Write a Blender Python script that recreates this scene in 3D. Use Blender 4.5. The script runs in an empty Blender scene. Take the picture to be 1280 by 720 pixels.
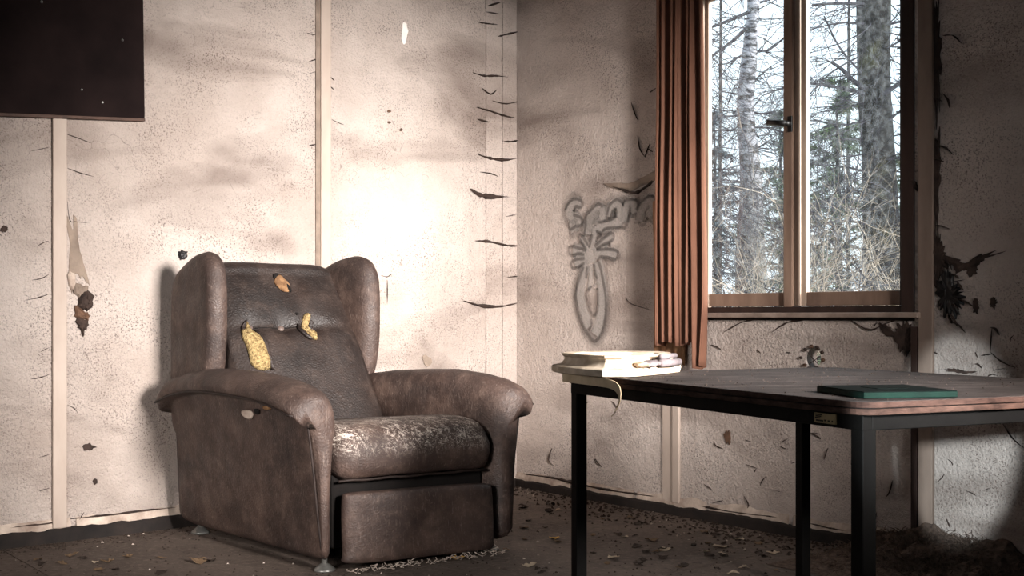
import bpy, bmesh, math, random
from mathutils import Vector, noise as mnoise

# ------------------------------------------------------------------ camera, sky, light, exposure
SC = bpy.context.scene
COL = SC.collection
F, HY, H = 1420.0, 396.0, 0.88          # focal length in pixels, horizon row, eye height (m)
cam = bpy.data.objects.new('camera', bpy.data.cameras.new('camera'))
COL.objects.link(cam)
cam.location = (0, 0, H)
cam.rotation_euler = (math.pi/2, 0, 0)
cam.data.sensor_width = 36.0
cam.data.lens = 36.0*F/1280.0
cam.data.shift_y = (HY-360.0)/1280.0
cam.data.clip_start = 0.02
SC.camera = cam
SC.view_settings.view_transform = 'Standard'
SC.view_settings.look = 'None'
SC.view_settings.exposure = 0.0
SC.view_settings.gamma = 1.0
SC.view_settings.use_curve_mapping = False

world = bpy.data.worlds.new('sky')
SC.world = world
world.use_nodes = True
wn = world.node_tree.nodes
bg = wn['Background']
bg.inputs['Color'].default_value = (0.84, 0.93, 1.0, 1)
bg.inputs['Strength'].default_value = 2.1

C2 = Vector((0.02, 5.92))                # the room corner
DL = Vector((-0.774, -0.633))            # along the left wall, away from the corner
DR = Vector((0.633, -0.774))             # along the window wall, away from the corner
NL = Vector((0.633, -0.774))             # into the room from the left wall
NR = Vector((-0.774, -0.633))            # into the room from the window wall
C3 = Vector((C2.x, C2.y, 0))
CEIL = 2.62


def aim(o, target):
    d = Vector(target)-Vector(o.location)
    o.rotation_euler = d.to_track_quat('-Z', 'Y').to_euler()


def lamp(name, kind, loc, target, energy, color, **kw):
    d = bpy.data.lights.new(name, kind)
    d.energy = energy
    d.color = color
    for k, v in kw.items():
        setattr(d, k, v)
    o = bpy.data.objects.new(name, d)
    COL.objects.link(o)
    o.location = loc
    aim(o, target)
    return o


# low winter sun through the window, travelling along the window wall towards the left wall
sdir = Vector((-0.874, 0.483, -0.26))
lamp('sun', 'SUN', (6, 1, 4), Vector((6, 1, 4))+sdir, 14.0, (1.0, 0.95, 0.89), angle=math.radians(15))
# added spot, unseen and without a real source, brightening the left wall
lamp('added_key_spot', 'SPOT', (1.9, 1.0, 1.55), (-0.80, 5.3, 0.80), 2900, (1.0, 0.935, 0.89),
     spot_size=math.radians(47), spot_blend=1.0, shadow_soft_size=0.38)
# torch beside the photographer, on the window wall
torch = lamp('torch', 'SPOT', (-0.12, 0.15, 0.93), (1.575, 4.03, 0.44), 900, (0.84, 0.95, 1.0),
     spot_size=math.radians(10.6), spot_blend=0.35, shadow_soft_size=0.03)
torch.scale = (0.55, 1, 1)      # beam narrowed to an upright oblong
# added soft fill from the left, unseen, to brighten the armchair
lamp('added_chair_fill', 'SPOT', (-1.9, 0.7, 1.15), (-0.75, 4.2, 0.30), 400, (1.0, 0.93, 0.88),
     spot_size=math.radians(44), spot_blend=1.0, shadow_soft_size=0.45)


# ------------------------------------------------------------------ helpers
def lin(r, g, b):
    return tuple(((c/255.0)/12.92 if c/255.0 <= 0.04045 else ((c/255.0+0.055)/1.055)**2.4) for c in (r, g, b))+(1,)


def tag(o, label=None, cat=None, group=None, kind=None):
    if label: o['label'] = label
    if cat: o['category'] = cat
    if group: o['group'] = group
    if kind: o['kind'] = kind
    return o


def empty(name, loc):
    o = bpy.data.objects.new(name, None)
    COL.objects.link(o)
    o.location = loc
    o.empty_display_size = 0.1
    return o


def wloc(o):
    v = Vector(o.location)
    while o.parent:
        o = o.parent
        v = v+Vector(o.location)
    return v


class MB:
    """collects geometry in world coordinates; build() links it as one mesh object"""
    def __init__(self):
        self.v, self.f, self.uv = [], [], {}

    def add(self, vs, fs):
        b = len(self.v)
        self.v += [Vector(p) for p in vs]
        self.f += [tuple(i+b for i in f) for f in fs]
        return b

    def box(self, c, ax, ay, az):
        """box from centre and three half-axis vectors"""
        c, ax, ay, az = Vector(c), Vector(ax), Vector(ay), Vector(az)
        vs = [c+sx*ax+sy*ay+sz*az for sx in (-1, 1) for sy in (-1, 1) for sz in (-1, 1)]
        self.add(vs, [(0, 1, 3, 2), (4, 6, 7, 5), (0, 4, 5, 1), (2, 3, 7, 6), (0, 2, 6, 4), (1, 5, 7, 3)])
        return self

    def loft(self, rings, closed=True, cap=True):
        n = len(rings[0])
        b = len(self.v)
        for r in rings:
            self.v += [Vector(p) for p in r]
        for i in range(len(rings)-1):
            for j in range(n if closed else n-1):
                k = (j+1) % n
                self.f.append((b+i*n+j, b+i*n+k, b+(i+1)*n+k, b+(i+1)*n+j))
        if cap and closed:
            self.f.append(tuple(b+j for j in reversed(range(n))))
            self.f.append(tuple(b+(len(rings)-1)*n+j for j in range(n)))
        return self

    def tube(self, pts, radii, sides=6, cap=True):
        pts = [Vector(p) for p in pts]
        if not hasattr(radii, '__len__'): radii = [radii]*len(pts)
        rings = []
        up = None
        for i, p in enumerate(pts):
            t = (pts[min(i+1, len(pts)-1)]-pts[max(i-1, 0)])
            if t.length < 1e-9: t = Vector((0, 0, 1))
            t.normalize()
            if up is None:
                up = Vector((0, 0, 1)) if abs(t.z) < 0.9 else Vector((1, 0, 0))
            a = t.cross(up)
            if a.length < 1e-6: a = t.cross(Vector((0.3, 1, 0.2)))
            a.normalize()
            b = a.cross(t)
            up = b
            r = radii[i]
            rings.append([p+r*(math.cos(2*math.pi*k/sides)*a+math.sin(2*math.pi*k/sides)*b) for k in range(sides)])
        return self.loft(rings, True, cap)

    def build(self, name, mat, parent=None, loc=None, smooth=False, bevel=0, seg=2, subsurf=0, solid=0, fix=True, auto=None):
        o0 = wloc(parent) if parent else Vector(loc if loc is not None else (0, 0, 0))
        me = bpy.data.meshes.new(name)
        me.from_pydata([tuple(p-o0) for p in self.v], [], self.f)
        if fix:
            bm = bmesh.new(); bm.from_mesh(me)
            bmesh.ops.recalc_face_normals(bm, faces=bm.faces)
            bm.to_mesh(me); bm.free()
        if mat: me.materials.append(mat)
        me.polygons.foreach_set('use_smooth', [smooth]*len(me.polygons))
        o = bpy.data.objects.new(name, me)
        COL.objects.link(o)
        if parent: o.parent = parent
        else: o.location = o0
        if bevel:
            m = o.modifiers.new('bevel', 'BEVEL'); m.width = bevel; m.segments = seg; m.limit_method = 'ANGLE'
        if solid:
            m = o.modifiers.new('solid', 'SOLIDIFY'); m.thickness = solid; m.offset = 0
        if subsurf:
            m = o.modifiers.new('sub', 'SUBSURF'); m.levels = subsurf; m.render_levels = subsurf
        if auto is not None:
            me.polygons.foreach_set('use_smooth', [True]*len(me.polygons))
            me.set_sharp_from_angle(angle=math.radians(auto))
        return o


def catmull(pts, n=6, closed=False):
    P = [Vector(p) for p in pts]
    out = []
    N = len(P)
    rng = range(N) if closed else range(N-1)
    for i in rng:
        if closed:
            a, b, c, d = P[(i-1) % N], P[i], P[(i+1) % N], P[(i+2) % N]
        else:
            a, b, c, d = P[max(i-1, 0)], P[i], P[i+1], P[min(i+2, N-1)]
        for k in range(n):
            t = k/n
            out.append(0.5*((2*b)+(-a+c)*t+(2*a-5*b+4*c-d)*t*t+(-a+3*b-3*c+d)*t**3))
    if not closed: out.append(P[-1].copy())
    return out


def interp(x, xs, ys):
    if x <= xs[0]: return ys[0]
    for i in range(len(xs)-1):
        if x <= xs[i+1]:
            t = (x-xs[i])/(xs[i+1]-xs[i])
            return ys[i]+(ys[i+1]-ys[i])*t
    return ys[-1]


def ray(px, py):
    return Vector(((px-640)/F, 1.0, -(py-HY)/F))


def at(px, py, depth):
    d = ray(px, py)
    return Vector((d.x*depth, depth, H+d.z*depth))


def on_floor(px, py, z=0.0):
    d = ray(px, py)
    t = (z-H)/d.z
    return Vector((d.x*t, t, z))


def Lw(l, z, off=0.0):
    p = C2+l*DL+off*NL
    return Vector((p.x, p.y, z))


def Rw(s, z, off=0.0):
    p = C2+s*DR+off*NR
    return Vector((p.x, p.y, z))


def wall_hit(px, py, n, off):
    d = ray(px, py)
    n3 = Vector((n.x, n.y, 0))
    t = n3.dot(C3+off*n3-Vector((0, 0, H)))/n3.dot(d)
    return Vector((0, 0, H))+t*d


def pxL(px, py, off=0.0):
    p = wall_hit(px, py, NL, off)
    return (Vector((p.x, p.y))-C2).dot(DL), p.z


def pxR(px, py, off=0.0):
    p = wall_hit(px, py, NR, off)
    return (Vector((p.x, p.y))-C2).dot(DR), p.z


RNG = random.Random(7)
V3 = lambda d: Vector((d.x, d.y, 0))
Z3 = Vector((0, 0, 1))


# ------------------------------------------------------------------ materials
class NT:
    def __init__(self, name):
        self.m = bpy.data.materials.new(name)
        self.m.use_nodes = True
        self.t = self.m.node_tree
        self.b = self.t.nodes['Principled BSDF']
        self.tc = self.t.nodes.new('ShaderNodeTexCoord')

    def n(self, typ, **kw):
        nd = self.t.nodes.new(typ)
        for k, v in kw.items():
            if k.startswith('i_'):
                key = k[2:]
                key = int(key) if key.isdigit() else key.replace('_', ' ')
                nd.inputs[key].default_value = v
            else:
                setattr(nd, k, v)
        return nd

    def l(self, a, b):
        self.t.links.new(a, b)

    def coord(self, scale=(1, 1, 1), rot=(0, 0, 0)):
        mp = self.n('ShaderNodeMapping')
        mp.inputs['Scale'].default_value = scale
        mp.inputs['Rotation'].default_value = rot
        self.l(self.tc.outputs['Object'], mp.inputs['Vector'])
        return mp.outputs['Vector']

    def noise(self, scale, detail=4, rough=0.55, vec=None, dist=0.0):
        nd = self.n('ShaderNodeTexNoise')
        nd.inputs['Scale'].default_value = scale
        nd.inputs['Detail'].default_value = detail
        nd.inputs['Roughness'].default_value = rough
        nd.inputs['Distortion'].default_value = dist
        self.l(vec if vec is not None else self.tc.outputs['Object'], nd.inputs['Vector'])
        return nd.outputs['Fac']

    def ramp(self, fac, stops, interp='LINEAR'):
        nd = self.n('ShaderNodeValToRGB')
        cr = nd.color_ramp
        cr.interpolation = interp
        while len(cr.elements) < len(stops): cr.elements.new(0.5)
        for e, (p, c) in zip(cr.elements, stops):
            e.position = p
            e.color = c if hasattr(c, '__len__') else (c, c, c, 1)
        self.l(fac, nd.inputs['Fac'])
        return nd.outputs['Color']

    def mix(self, fac, a, b, mode='MIX'):
        nd = self.n('ShaderNodeMix', data_type='RGBA', blend_type=mode)
        for sock, val in ((nd.inputs[0], fac), (nd.inputs[6], a), (nd.inputs[7], b)):
            if hasattr(val, 'links'): self.l(val, sock)
            elif hasattr(val, '__len__'): sock.default_value = val
            else: sock.default_value = val if sock == nd.inputs[0] else (val, val, val, 1)
        return nd.outputs[2]

    def mul(self, a, b):
        nd = self.n('ShaderNodeMath', operation='MULTIPLY')
        for s, v in ((nd.inputs[0], a), (nd.inputs[1], b)):
            if hasattr(v, 'links'): self.l(v, s)
            else: s.default_value = v
        return nd.outputs[0]

    def out(self, color=None, rough=0.7, bump=None, strength=0.4, dist=0.01, spec=0.3, metal=0.0):
        if color is not None:
            if hasattr(color, 'links'): self.l(color, self.b.inputs['Base Color'])
            else: self.b.inputs['Base Color'].default_value = color
        if hasattr(rough, 'links'): self.l(rough, self.b.inputs['Roughness'])
        else: self.b.inputs['Roughness'].default_value = rough
        self.b.inputs['Specular IOR Level'].default_value = spec
        self.b.inputs['Metallic'].default_value = metal
        if bump is not None:
            bp = self.n('ShaderNodeBump')
            bp.inputs['Strength'].default_value = strength
            bp.inputs['Distance'].default_value = dist
            self.l(bump, bp.inputs['Height'])
            self.l(bp.outputs['Normal'], self.b.inputs['Normal'])
        return self.m


def simple(name, c1, c2=None, scale=20, rough=0.7, bump=0.2, bscale=80, spec=0.3, metal=0.0, stretch=(1, 1, 1), dist=0.004):
    m = NT(name)
    v = m.coord(stretch)
    f = m.noise(scale, 5, 0.6, v)
    col = m.ramp(f, [(0.3, c1), (0.7, c2 or c1)])
    return m.out(col, rough, m.noise(bscale, 3, 0.6, v), bump, dist, spec, metal)


def mat_wall():
    m = NT('wall_paper')
    base = lin(222, 208, 199)
    big = m.ramp(m.noise(1.5, 5, 0.6), [(0.35, lin(196, 180, 170)), (0.62, base)])
    # blotchy shade bands painted into the wall colour
    shade_bands = m.ramp(m.noise(1.1, 3, 0.55, m.coord((1, 1, 2.6), (0.5, 0.35, 0.2)), 0.6), [(0.50, 0.0), (0.70, 1.0)])
    c = m.mix(m.mul(shade_bands, 0.62), big, lin(112, 94, 84))
    gr = m.ramp(m.noise(150, 3, 0.7), [(0.36, 1.0), (0.47, 0.0)])
    patch = m.ramp(m.noise(3.2, 6, 0.65), [(0.42, 0.08), (0.62, 1.0)])
    c = m.mix(m.mul(m.mul(gr, patch), 0.9), c, lin(92, 76, 68))
    fl = m.ramp(m.noise(36, 6, 0.75, m.coord((1, 1, 1)), 1.2), [(0.27, 1.0), (0.31, 0.0)])
    c = m.mix(m.mul(fl, 0.8), c, lin(40, 32, 28))
    # thin hairline scratches
    vor = m.n('ShaderNodeTexVoronoi', feature='DISTANCE_TO_EDGE')
    vor.inputs['Scale'].default_value = 3.1
    wv = m.n('ShaderNodeVectorMath', operation='ADD')
    nz = m.n('ShaderNodeTexNoise'); nz.inputs['Scale'].default_value = 5
    m.l(m.tc.outputs['Object'], nz.inputs['Vector'])
    m.l(m.tc.outputs['Object'], wv.inputs[0]); m.l(nz.outputs['Color'], wv.inputs[1])
    m.l(wv.outputs[0], vor.inputs['Vector'])
    hl = m.ramp(vor.outputs['Distance'], [(0.0, 1.0), (0.006, 0.0)])
    hm = m.ramp(m.noise(2.3, 2), [(0.52, 0.0), (0.6, 1.0)])
    c = m.mix(m.mul(m.mul(hl, hm), 0.55), c, lin(70, 56, 50))
    h = m.noise(95, 4, 0.7)
    h2 = m.noise(34, 2, 0.5)
    hh = m.n('ShaderNodeMath', operation='MULTIPLY_ADD')
    m.l(h2, hh.inputs[0]); hh.inputs[1].default_value = 0.6; m.l(h, hh.inputs[2])
    return m.out(c, 0.62, hh.outputs[0], 1.0, 0.018, 0.35)


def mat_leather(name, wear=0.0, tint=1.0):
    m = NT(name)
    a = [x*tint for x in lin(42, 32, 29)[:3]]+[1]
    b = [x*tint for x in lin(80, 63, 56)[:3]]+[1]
    c = m.ramp(m.noise(5.5, 7, 0.7), [(0.32, a), (0.7, b)])
    dust = m.ramp(m.noise(11, 6, 0.72), [(0.5, 0.0), (0.78, 1.0)])
    c = m.mix(m.mul(dust, 0.30*tint), c, lin(130, 110, 98))
    scr = m.ramp(m.noise(55, 4, 0.7, m.coord((0.35, 1.6, 1.0), (0, 0.4, 0.9))), [(0.60, 0.0), (0.68, 1.0)])
    c = m.mix(m.mul(scr, 0.28*tint), c, lin(130, 114, 104))
    sc2 = m.ramp(m.noise(120, 3, 0.7, m.coord((1.5, 1.5, 0.22), (0.25, 0.2, 0))), [(0.60, 0.0), (0.70, 1.0)])
    c = m.mix(m.mul(sc2, 0.3*tint), c, lin(150, 134, 124))
    if wear:
        g = m.noise(84, 6, 0.82, m.coord((0.45, 1.3, 0.8), (0, 0, -0.56)), 1.6)
        k1 = m.ramp(g, [(0.54, 0.0), (0.60, 1.0)])
        k2 = m.ramp(m.noise(46, 6, 0.8, m.coord((1.5, 1.5, 0.3), (0.1, 0.15, 0)), 0.8), [(0.56, 0.0), (0.62, 1.0)])
        k3 = m.ramp(m.noise(40, 6, 0.8, m.coord((0.2, 1.6, 1.4), (0, 0, -0.56)), 0.6), [(0.56, 0.0), (0.62, 1.0)])
        k = m.mix(1.0, m.mix(1.0, k1, k2, 'LIGHTEN'), k3, 'LIGHTEN')
        # wear sits on the upper front edge, where people sat
        nrm = m.n('ShaderNodeNewGeometry')
        sx = m.n('ShaderNodeSeparateXYZ'); m.l(m.tc.outputs['Object'], sx.inputs[0])
        zm = m.ramp(sx.outputs['Z'], [(0.38, 0.0), (0.45, 1.0)])
        pm = m.ramp(m.noise(6, 3, 0.6), [(0.34, 0.1), (0.56, 1.0)])
        c = m.mix(m.mul(m.mul(m.mul(k, zm), pm), wear), c, lin(206, 194, 182))
    vor = m.n('ShaderNodeTexVoronoi', feature='DISTANCE_TO_EDGE')
    vor.inputs['Scale'].default_value = 85
    m.l(m.tc.outputs['Object'], vor.inputs['Vector'])
    hb = m.n('ShaderNodeMath', operation='MULTIPLY_ADD')
    m.l(m.noise(22, 5, 0.7), hb.inputs[0]); hb.inputs[1].default_value = 0.9; m.l(vor.outputs['Distance'], hb.inputs[2])
    rg = m.ramp(m.noise(9, 4), [(0.3, 0.48), (0.7, 0.72)])
    return m.out(c, rg, hb.outputs[0], 0.35, 0.006, 0.45)


def mat_spray(name, col, density):
    m = NT(name)
    m.t.nodes.remove(m.b)
    uv = m.n('ShaderNodeSeparateXYZ')
    m.l(m.tc.outputs['UV'], uv.inputs[0])
    inv = m.n('ShaderNodeMath', operation='SUBTRACT'); inv.inputs[0].default_value = 1.0
    m.l(uv.outputs['Y'], inv.inputs[1])
    f = m.mul(m.mul(uv.outputs['Y'], inv.outputs[0]), 4.0)
    sm = m.ramp(f, [(0.0, 0.0), (0.95, 1.0)], 'EASE')
    nz = m.ramp(m.noise(160, 3, 0.7), [(0.3, 0.55), (0.6, 1.0)])
    f = m.mul(m.mul(sm, nz), density)
    d = m.n('ShaderNodeBsdfDiffuse'); d.inputs['Color'].default_value = col
    t = m.n('ShaderNodeBsdfTransparent')
    mx = m.n('ShaderNodeMixShader')
    m.l(f, mx.inputs[0]); m.l(t.outputs[0], mx.inputs[1]); m.l(d.outputs[0], mx.inputs[2])
    m.l(mx.outputs[0], m.t.nodes['Material Output'].inputs['Surface'])
    return m.m


def mat_glass():
    m = NT('dusty_glass')
    m.t.nodes.remove(m.b)
    t = m.n('ShaderNodeBsdfTransparent'); t.inputs['Color'].default_value = (0.93, 0.96, 0.97, 1)
    g = m.n('ShaderNodeBsdfGlossy'); g.inputs['Roughness'].default_value = 0.05
    d = m.n('ShaderNodeBsdfTranslucent'); d.inputs['Color'].default_value = (0.75, 0.8, 0.85, 1)
    m1 = m.n('ShaderNodeMixShader'); m1.inputs[0].default_value = 0.04
    m.l(t.outputs[0], m1.inputs[1]); m.l(g.outputs[0], m1.inputs[2])
    dust = m.ramp(m.noise(38, 6, 0.75), [(0.45, 0.01), (0.8, 0.10)])
    m2 = m.n('ShaderNodeMixShader')
    m.l(dust, m2.inputs[0]); m.l(m1.outputs[0], m2.inputs[1]); m.l(d.outputs[0], m2.inputs[2])
    m.l(m2.outputs[0], m.t.nodes['Material Output'].inputs['Surface'])
    return m.m


def mat_floor():
    m = NT('dirty_floor')
    c = m.ramp(m.noise(2.2, 6, 0.65), [(0.3, lin(66, 56, 50)), (0.7, lin(104, 92, 84))])
    d = m.ramp(m.noise(40, 6, 0.75), [(0.5, 0.0), (0.7, 1.0)])
    c = m.mix(m.mul(d, 0.5), c, lin(140, 126, 116))
    k = m.ramp(m.noise(15, 6, 0.7), [(0.3, 1.0), (0.42, 0.0)])
    c = m.mix(m.mul(k, 0.8), c, lin(26, 20, 18))
    return m.out(c, 0.75, m.noise(60, 5, 0.7), 0.5, 0.008, 0.25)


def mat_tabletop():
    m = NT('tabletop_wood')
    v = m.coord((1.0, 7.0, 1.0), (0, 0, 0.43))
    c = m.ramp(m.noise(6, 6, 0.7, v), [(0.36, lin(20, 16, 15)), (0.66, lin(82, 74, 71))])
    d = m.ramp(m.noise(26, 6, 0.75), [(0.54, 0.0), (0.68, 1.0)])
    c = m.mix(m.mul(d, 0.6), c, lin(24, 19, 18))
    return m.out(c, 0.62, m.noise(40, 5, 0.7, v), 0.35, 0.004, 0.12)


def mat_birch():
    m = NT('birch_bark')
    v = m.coord((2.0, 2.0, 9.0))
    k = m.ramp(m.noise(3.0, 5, 0.65, v), [(0.42, 1.0), (0.54, 0.0)])
    c = m.mix(k, lin(150, 150, 158), lin(30, 27, 29))
    sx = m.n('ShaderNodeSeparateXYZ'); m.l(m.tc.outputs['Object'], sx.inputs[0])
    zz = m.n('ShaderNodeMapRange'); m.l(sx.outputs['Z'], zz.inputs[0]); zz.inputs[1].default_value = 1.4; zz.inputs[2].default_value = 3.2
    low = m.mix(m.ramp(m.noise(8, 5, 0.7), [(0.4, 0.0), (0.6, 1.0)]), lin(34, 33, 32), lin(92, 92, 84))
    c = m.mix(zz.outputs[0], low, c)
    return m.out(c, 0.8, m.noise(20, 4, 0.6, v), 0.5, 0.02, 0.2)


def mat_sprucebark():
    m = NT('spruce_bark')
    c = m.ramp(m.noise(9, 6, 0.7), [(0.35, lin(10, 10, 12)), (0.68, lin(36, 35, 34))])
    g = m.ramp(m.noise(2.6, 3, 0.6), [(0.55, 0.0), (0.7, 1.0)])
    c = m.mix(m.mul(g, 0.7), c, lin(84, 84, 44))
    return m.out(c, 0.9, m.noise(26, 5, 0.75), 0.8, 0.03, 0.15)


M = dict(
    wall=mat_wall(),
    core=simple('wall_core', lin(70, 58, 52), lin(40, 34, 30)),
    batten=simple('batten_paint', lin(190, 175, 163), lin(168, 151, 139), 6, 0.6, 0.25, 40, stretch=(1, 1, .4)),
    base=simple('baseboard_dark', lin(20, 16, 15), lin(42, 34, 30), 10, 0.8, 0.5, 50),
    paper=simple('torn_paper', lin(206, 190, 176), lin(140, 122, 110), 14, 0.8, 0.5, 70),
    tear=simple('tear_dark', lin(74, 59, 52), lin(36, 28, 25), 22, 0.85, 0.5, 60),
    peelgrey=simple('peel_grey', lin(150, 134, 120), lin(112, 98, 88), 14, 0.85, 0.5, 60),
    peelbrown=simple('peel_brown', lin(112, 84, 66), lin(58, 42, 34), 18, 0.85, 0.5, 60),
    board=simple('dark_board', lin(22, 15, 15), lin(38, 28, 27), 4, 0.85, 0.3, 60, 0.08),
    boardedge=simple('board_edge', lin(92, 70, 60), lin(60, 46, 40), 14),
    gleam=simple('painted_glint', lin(250, 246, 240), lin(236, 228, 220), 30, 0.4),
    casing=simple('casing_paint', lin(146, 128, 116), lin(112, 96, 86), 6, 0.75, 0.4, 40, 0.15, stretch=(1, 1, .3)),
    ceil=simple('unseen_ceiling_dark', lin(70, 60, 54), lin(52, 44, 40), 3),  # unseen ceiling, kept dark to cut bounced light
    unseenwall=simple('unseen_wall_dark', lin(58, 44, 38), lin(40, 31, 27), 6, 0.7, 0.3, 40, stretch=(1, 1, .2)),  # unseen rear walls, kept dark to cut bounced light
    floor=mat_floor(),
    leather=mat_leather('brown_leather'),
    leather_seat=mat_leather('worn_seat_leather', 0.95),
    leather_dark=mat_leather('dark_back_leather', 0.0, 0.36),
    piping=simple('piping_leather', lin(30, 23, 21), lin(48, 37, 33), 30, 0.6),
    void=simple('chair_lining', lin(14, 11, 10), lin(24, 19, 17), 20, 0.9),
    foam=simple('yellow_foam', lin(196, 172, 122), lin(96, 74, 48), 90, 0.95, 1.0, 160, 0.1, dist=0.01),
    foambrown=simple('brown_foam', lin(150, 116, 84), lin(84, 60, 44), 40, 0.95, 0.9, 90, 0.1),
    button=simple('button_leather', lin(110, 96, 90), lin(86, 72, 66), 40, 0.5),
    glide=simple('glide_metal', lin(150, 150, 146), lin(96, 94, 90), 20, 0.35, 0.1, 60, 0.5, 0.6),
    steel=simple('black_steel', lin(4, 3, 3), lin(10, 9, 8), 14, 0.65, 0.2, 60, 0.12),
    tabletop=mat_tabletop(),
    plyedge=simple('plywood_edge', lin(78, 58, 51), lin(40, 29, 26), 26, 0.85, 0.5, 60, 0.1, stretch=(1, 1, 3)),
    plywood=simple('plywood_lower', lin(84, 63, 55), lin(46, 34, 30), 26, 0.85, 0.5, 60, 0.1, stretch=(1, 1, 3)),
    plaster=simple('dirty_plaster', lin(214, 200, 182), lin(150, 130, 106), 12, 0.7, 0.3, 50),
    plasterdirt=simple('plaster_grime', lin(120, 102, 84), lin(84, 70, 58), 16, 0.85),
    plastergrey=simple('plaster_core', lin(130, 120, 122), lin(92, 84, 86), 20, 0.8),
    strip=simple('edge_band', lin(206, 188, 158), lin(166, 146, 116), 12, 0.5),
    green=simple('green_slab', lin(9, 15, 13), lin(5, 10, 9), 14, 0.8, 0.2, 50, 0.06),
    greenedge=simple('green_edge', lin(12, 36, 29), lin(7, 23, 19), 24, 0.75, 0.2, 60, 0.1),
    plate=simple('label_plate', lin(176, 152, 112), lin(140, 118, 86), 26, 0.5),
    ink=simple('label_ink', lin(28, 22, 18)),
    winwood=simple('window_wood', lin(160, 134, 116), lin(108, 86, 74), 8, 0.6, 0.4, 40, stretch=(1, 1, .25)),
    winlit=simple('window_wood_sunlit', lin(204, 184, 166), lin(160, 138, 122), 8, 0.55, 0.3, 40, stretch=(1, 1, .25)),  # paler copy of the wood, sunlight on the edges painted in
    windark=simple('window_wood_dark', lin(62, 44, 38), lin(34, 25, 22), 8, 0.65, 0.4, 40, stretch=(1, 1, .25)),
    sill=simple('sill_wood', lin(160, 142, 130), lin(112, 96, 86), 9, 0.7, 0.5, 50),
    iron=simple('black_iron', lin(14, 12, 12), lin(26, 22, 22), 20, 0.45, 0.2, 60, 0.5, 0.3),
    glass=mat_glass(),
    curtain=simple('rust_curtain', lin(138, 98, 80), lin(104, 72, 58), 7, 0.85, 0.4, 220, 0.15, stretch=(1, 1, .3)),
    lining=simple('curtain_lining', lin(150, 112, 82), lin(104, 74, 54), 7, 0.85, 0.4, 220, 0.15, stretch=(1, 1, .3)),
    leaf=simple('dry_leaf', lin(132, 108, 82), lin(70, 54, 42), 40, 0.85, 0.4, 90),
    leafpale=simple('pale_leaf', lin(196, 180, 158), lin(148, 130, 110), 40, 0.85, 0.4, 90),
    leafyellow=simple('yellow_leaf', lin(204, 160, 74), lin(160, 116, 50), 40, 0.8, 0.4, 90),
    leafdark=simple('dark_leaf', lin(60, 48, 40), lin(34, 27, 23), 40, 0.85, 0.4, 90),
    crumb=simple('dirt_crumbs', lin(62, 50, 42), lin(26, 21, 18), 90, 0.95),
    chip=simple('paint_chips', lin(190, 178, 166), lin(140, 126, 116), 60, 0.85),
    straw=simple('insulation_fibre', lin(112, 96, 86), lin(60, 50, 45), 60, 0.95, 0.8, 120, 0.1),
    birch=mat_birch(),
    spruce=mat_sprucebark(),
    twig=simple('dark_twig', lin(48, 46, 56), lin(28, 27, 34), 20, 0.9),
    twigpale=simple('pale_twig', lin(176, 164, 150), lin(112, 102, 92), 20, 0.9),
    needle=simple('fir_needle', lin(50, 70, 62), lin(84, 100, 66), 3, 0.8),
    needledark=simple('far_needle', lin(66, 82, 96), lin(48, 62, 66), 3, 0.9),
    soil=simple('forest_soil', lin(196, 186, 166), lin(150, 138, 116), 2, 0.95),
    spraydark=mat_spray('spray_dark', lin(70, 64, 62), 0.5),
    sprayhalo=mat_spray('spray_halo', lin(104, 96, 92), 0.42),
    spraypale=mat_spray('spray_pale', lin(178, 170, 164), 0.75),
    web=mat_spray('cobweb', lin(200, 205, 215), 0.35),
)

# ------------------------------------------------------------------ room shell
DL3, DR3, NL3, NR3 = V3(DL), V3(DR), V3(NL), V3(NR)
LEN_L, LEN_R = 5.3, 6.3


def slab(mb, P, a0, a1, z0, z1, o0, o1, nx=1, nz=1, wob=0.0, seed=0.0):
    """slab on a wall: front face (offset o1) is a grid so that it can undulate"""
    if nx == 1 and nz == 1 and not wob:
        vs = [P(a, z, o) for o in (o0, o1) for z in (z0, z1) for a in (a0, a1)]
        mb.add(vs, [(0, 2, 3, 1), (4, 5, 7, 6), (0, 1, 5, 4), (2, 6, 7, 3), (0, 4, 6, 2), (1, 3, 7, 5)])
        return
    b = len(mb.v)
    for j in range(nz+1):
        for i in range(nx+1):
            a = a0+(a1-a0)*i/nx
            z = z0+(z1-z0)*j/nz
            e = 0 if (i in (0, nx) or j in (0, nz)) else 1
            d = -abs(mnoise.noise(Vector((a*2.3+seed, z*2.0, seed))))*wob*e
            mb.v.append(P(a, z, o1+d))
    for j in range(nz):
        for i in range(nx):
            q = b+j*(nx+1)+i
            mb.f.append((q, q+1, q+nx+2, q+nx+1))
    c = len(mb.v)
    mb.v += [P(a0, z0, o0), P(a1, z0, o0), P(a1, z1, o0), P(a0, z1, o0)]
    mb.f.append((c, c+3, c+2, c+1))
    bot = [b+i for i in range(nx+1)]
    top = [b+nz*(nx+1)+i for i in range(nx+1)]
    lef = [b+j*(nx+1) for j in range(nz+1)]
    rig = [b+j*(nx+1)+nx for j in range(nz+1)]
    mb.f.append(tuple([c, c+1]+bot[::-1]))
    mb.f.append(tuple([c+3]+top+[c+2]))
    mb.f.append(tuple([c]+lef+[c+3]))
    mb.f.append(tuple([c+1, c+2]+rig[::-1]))


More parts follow.
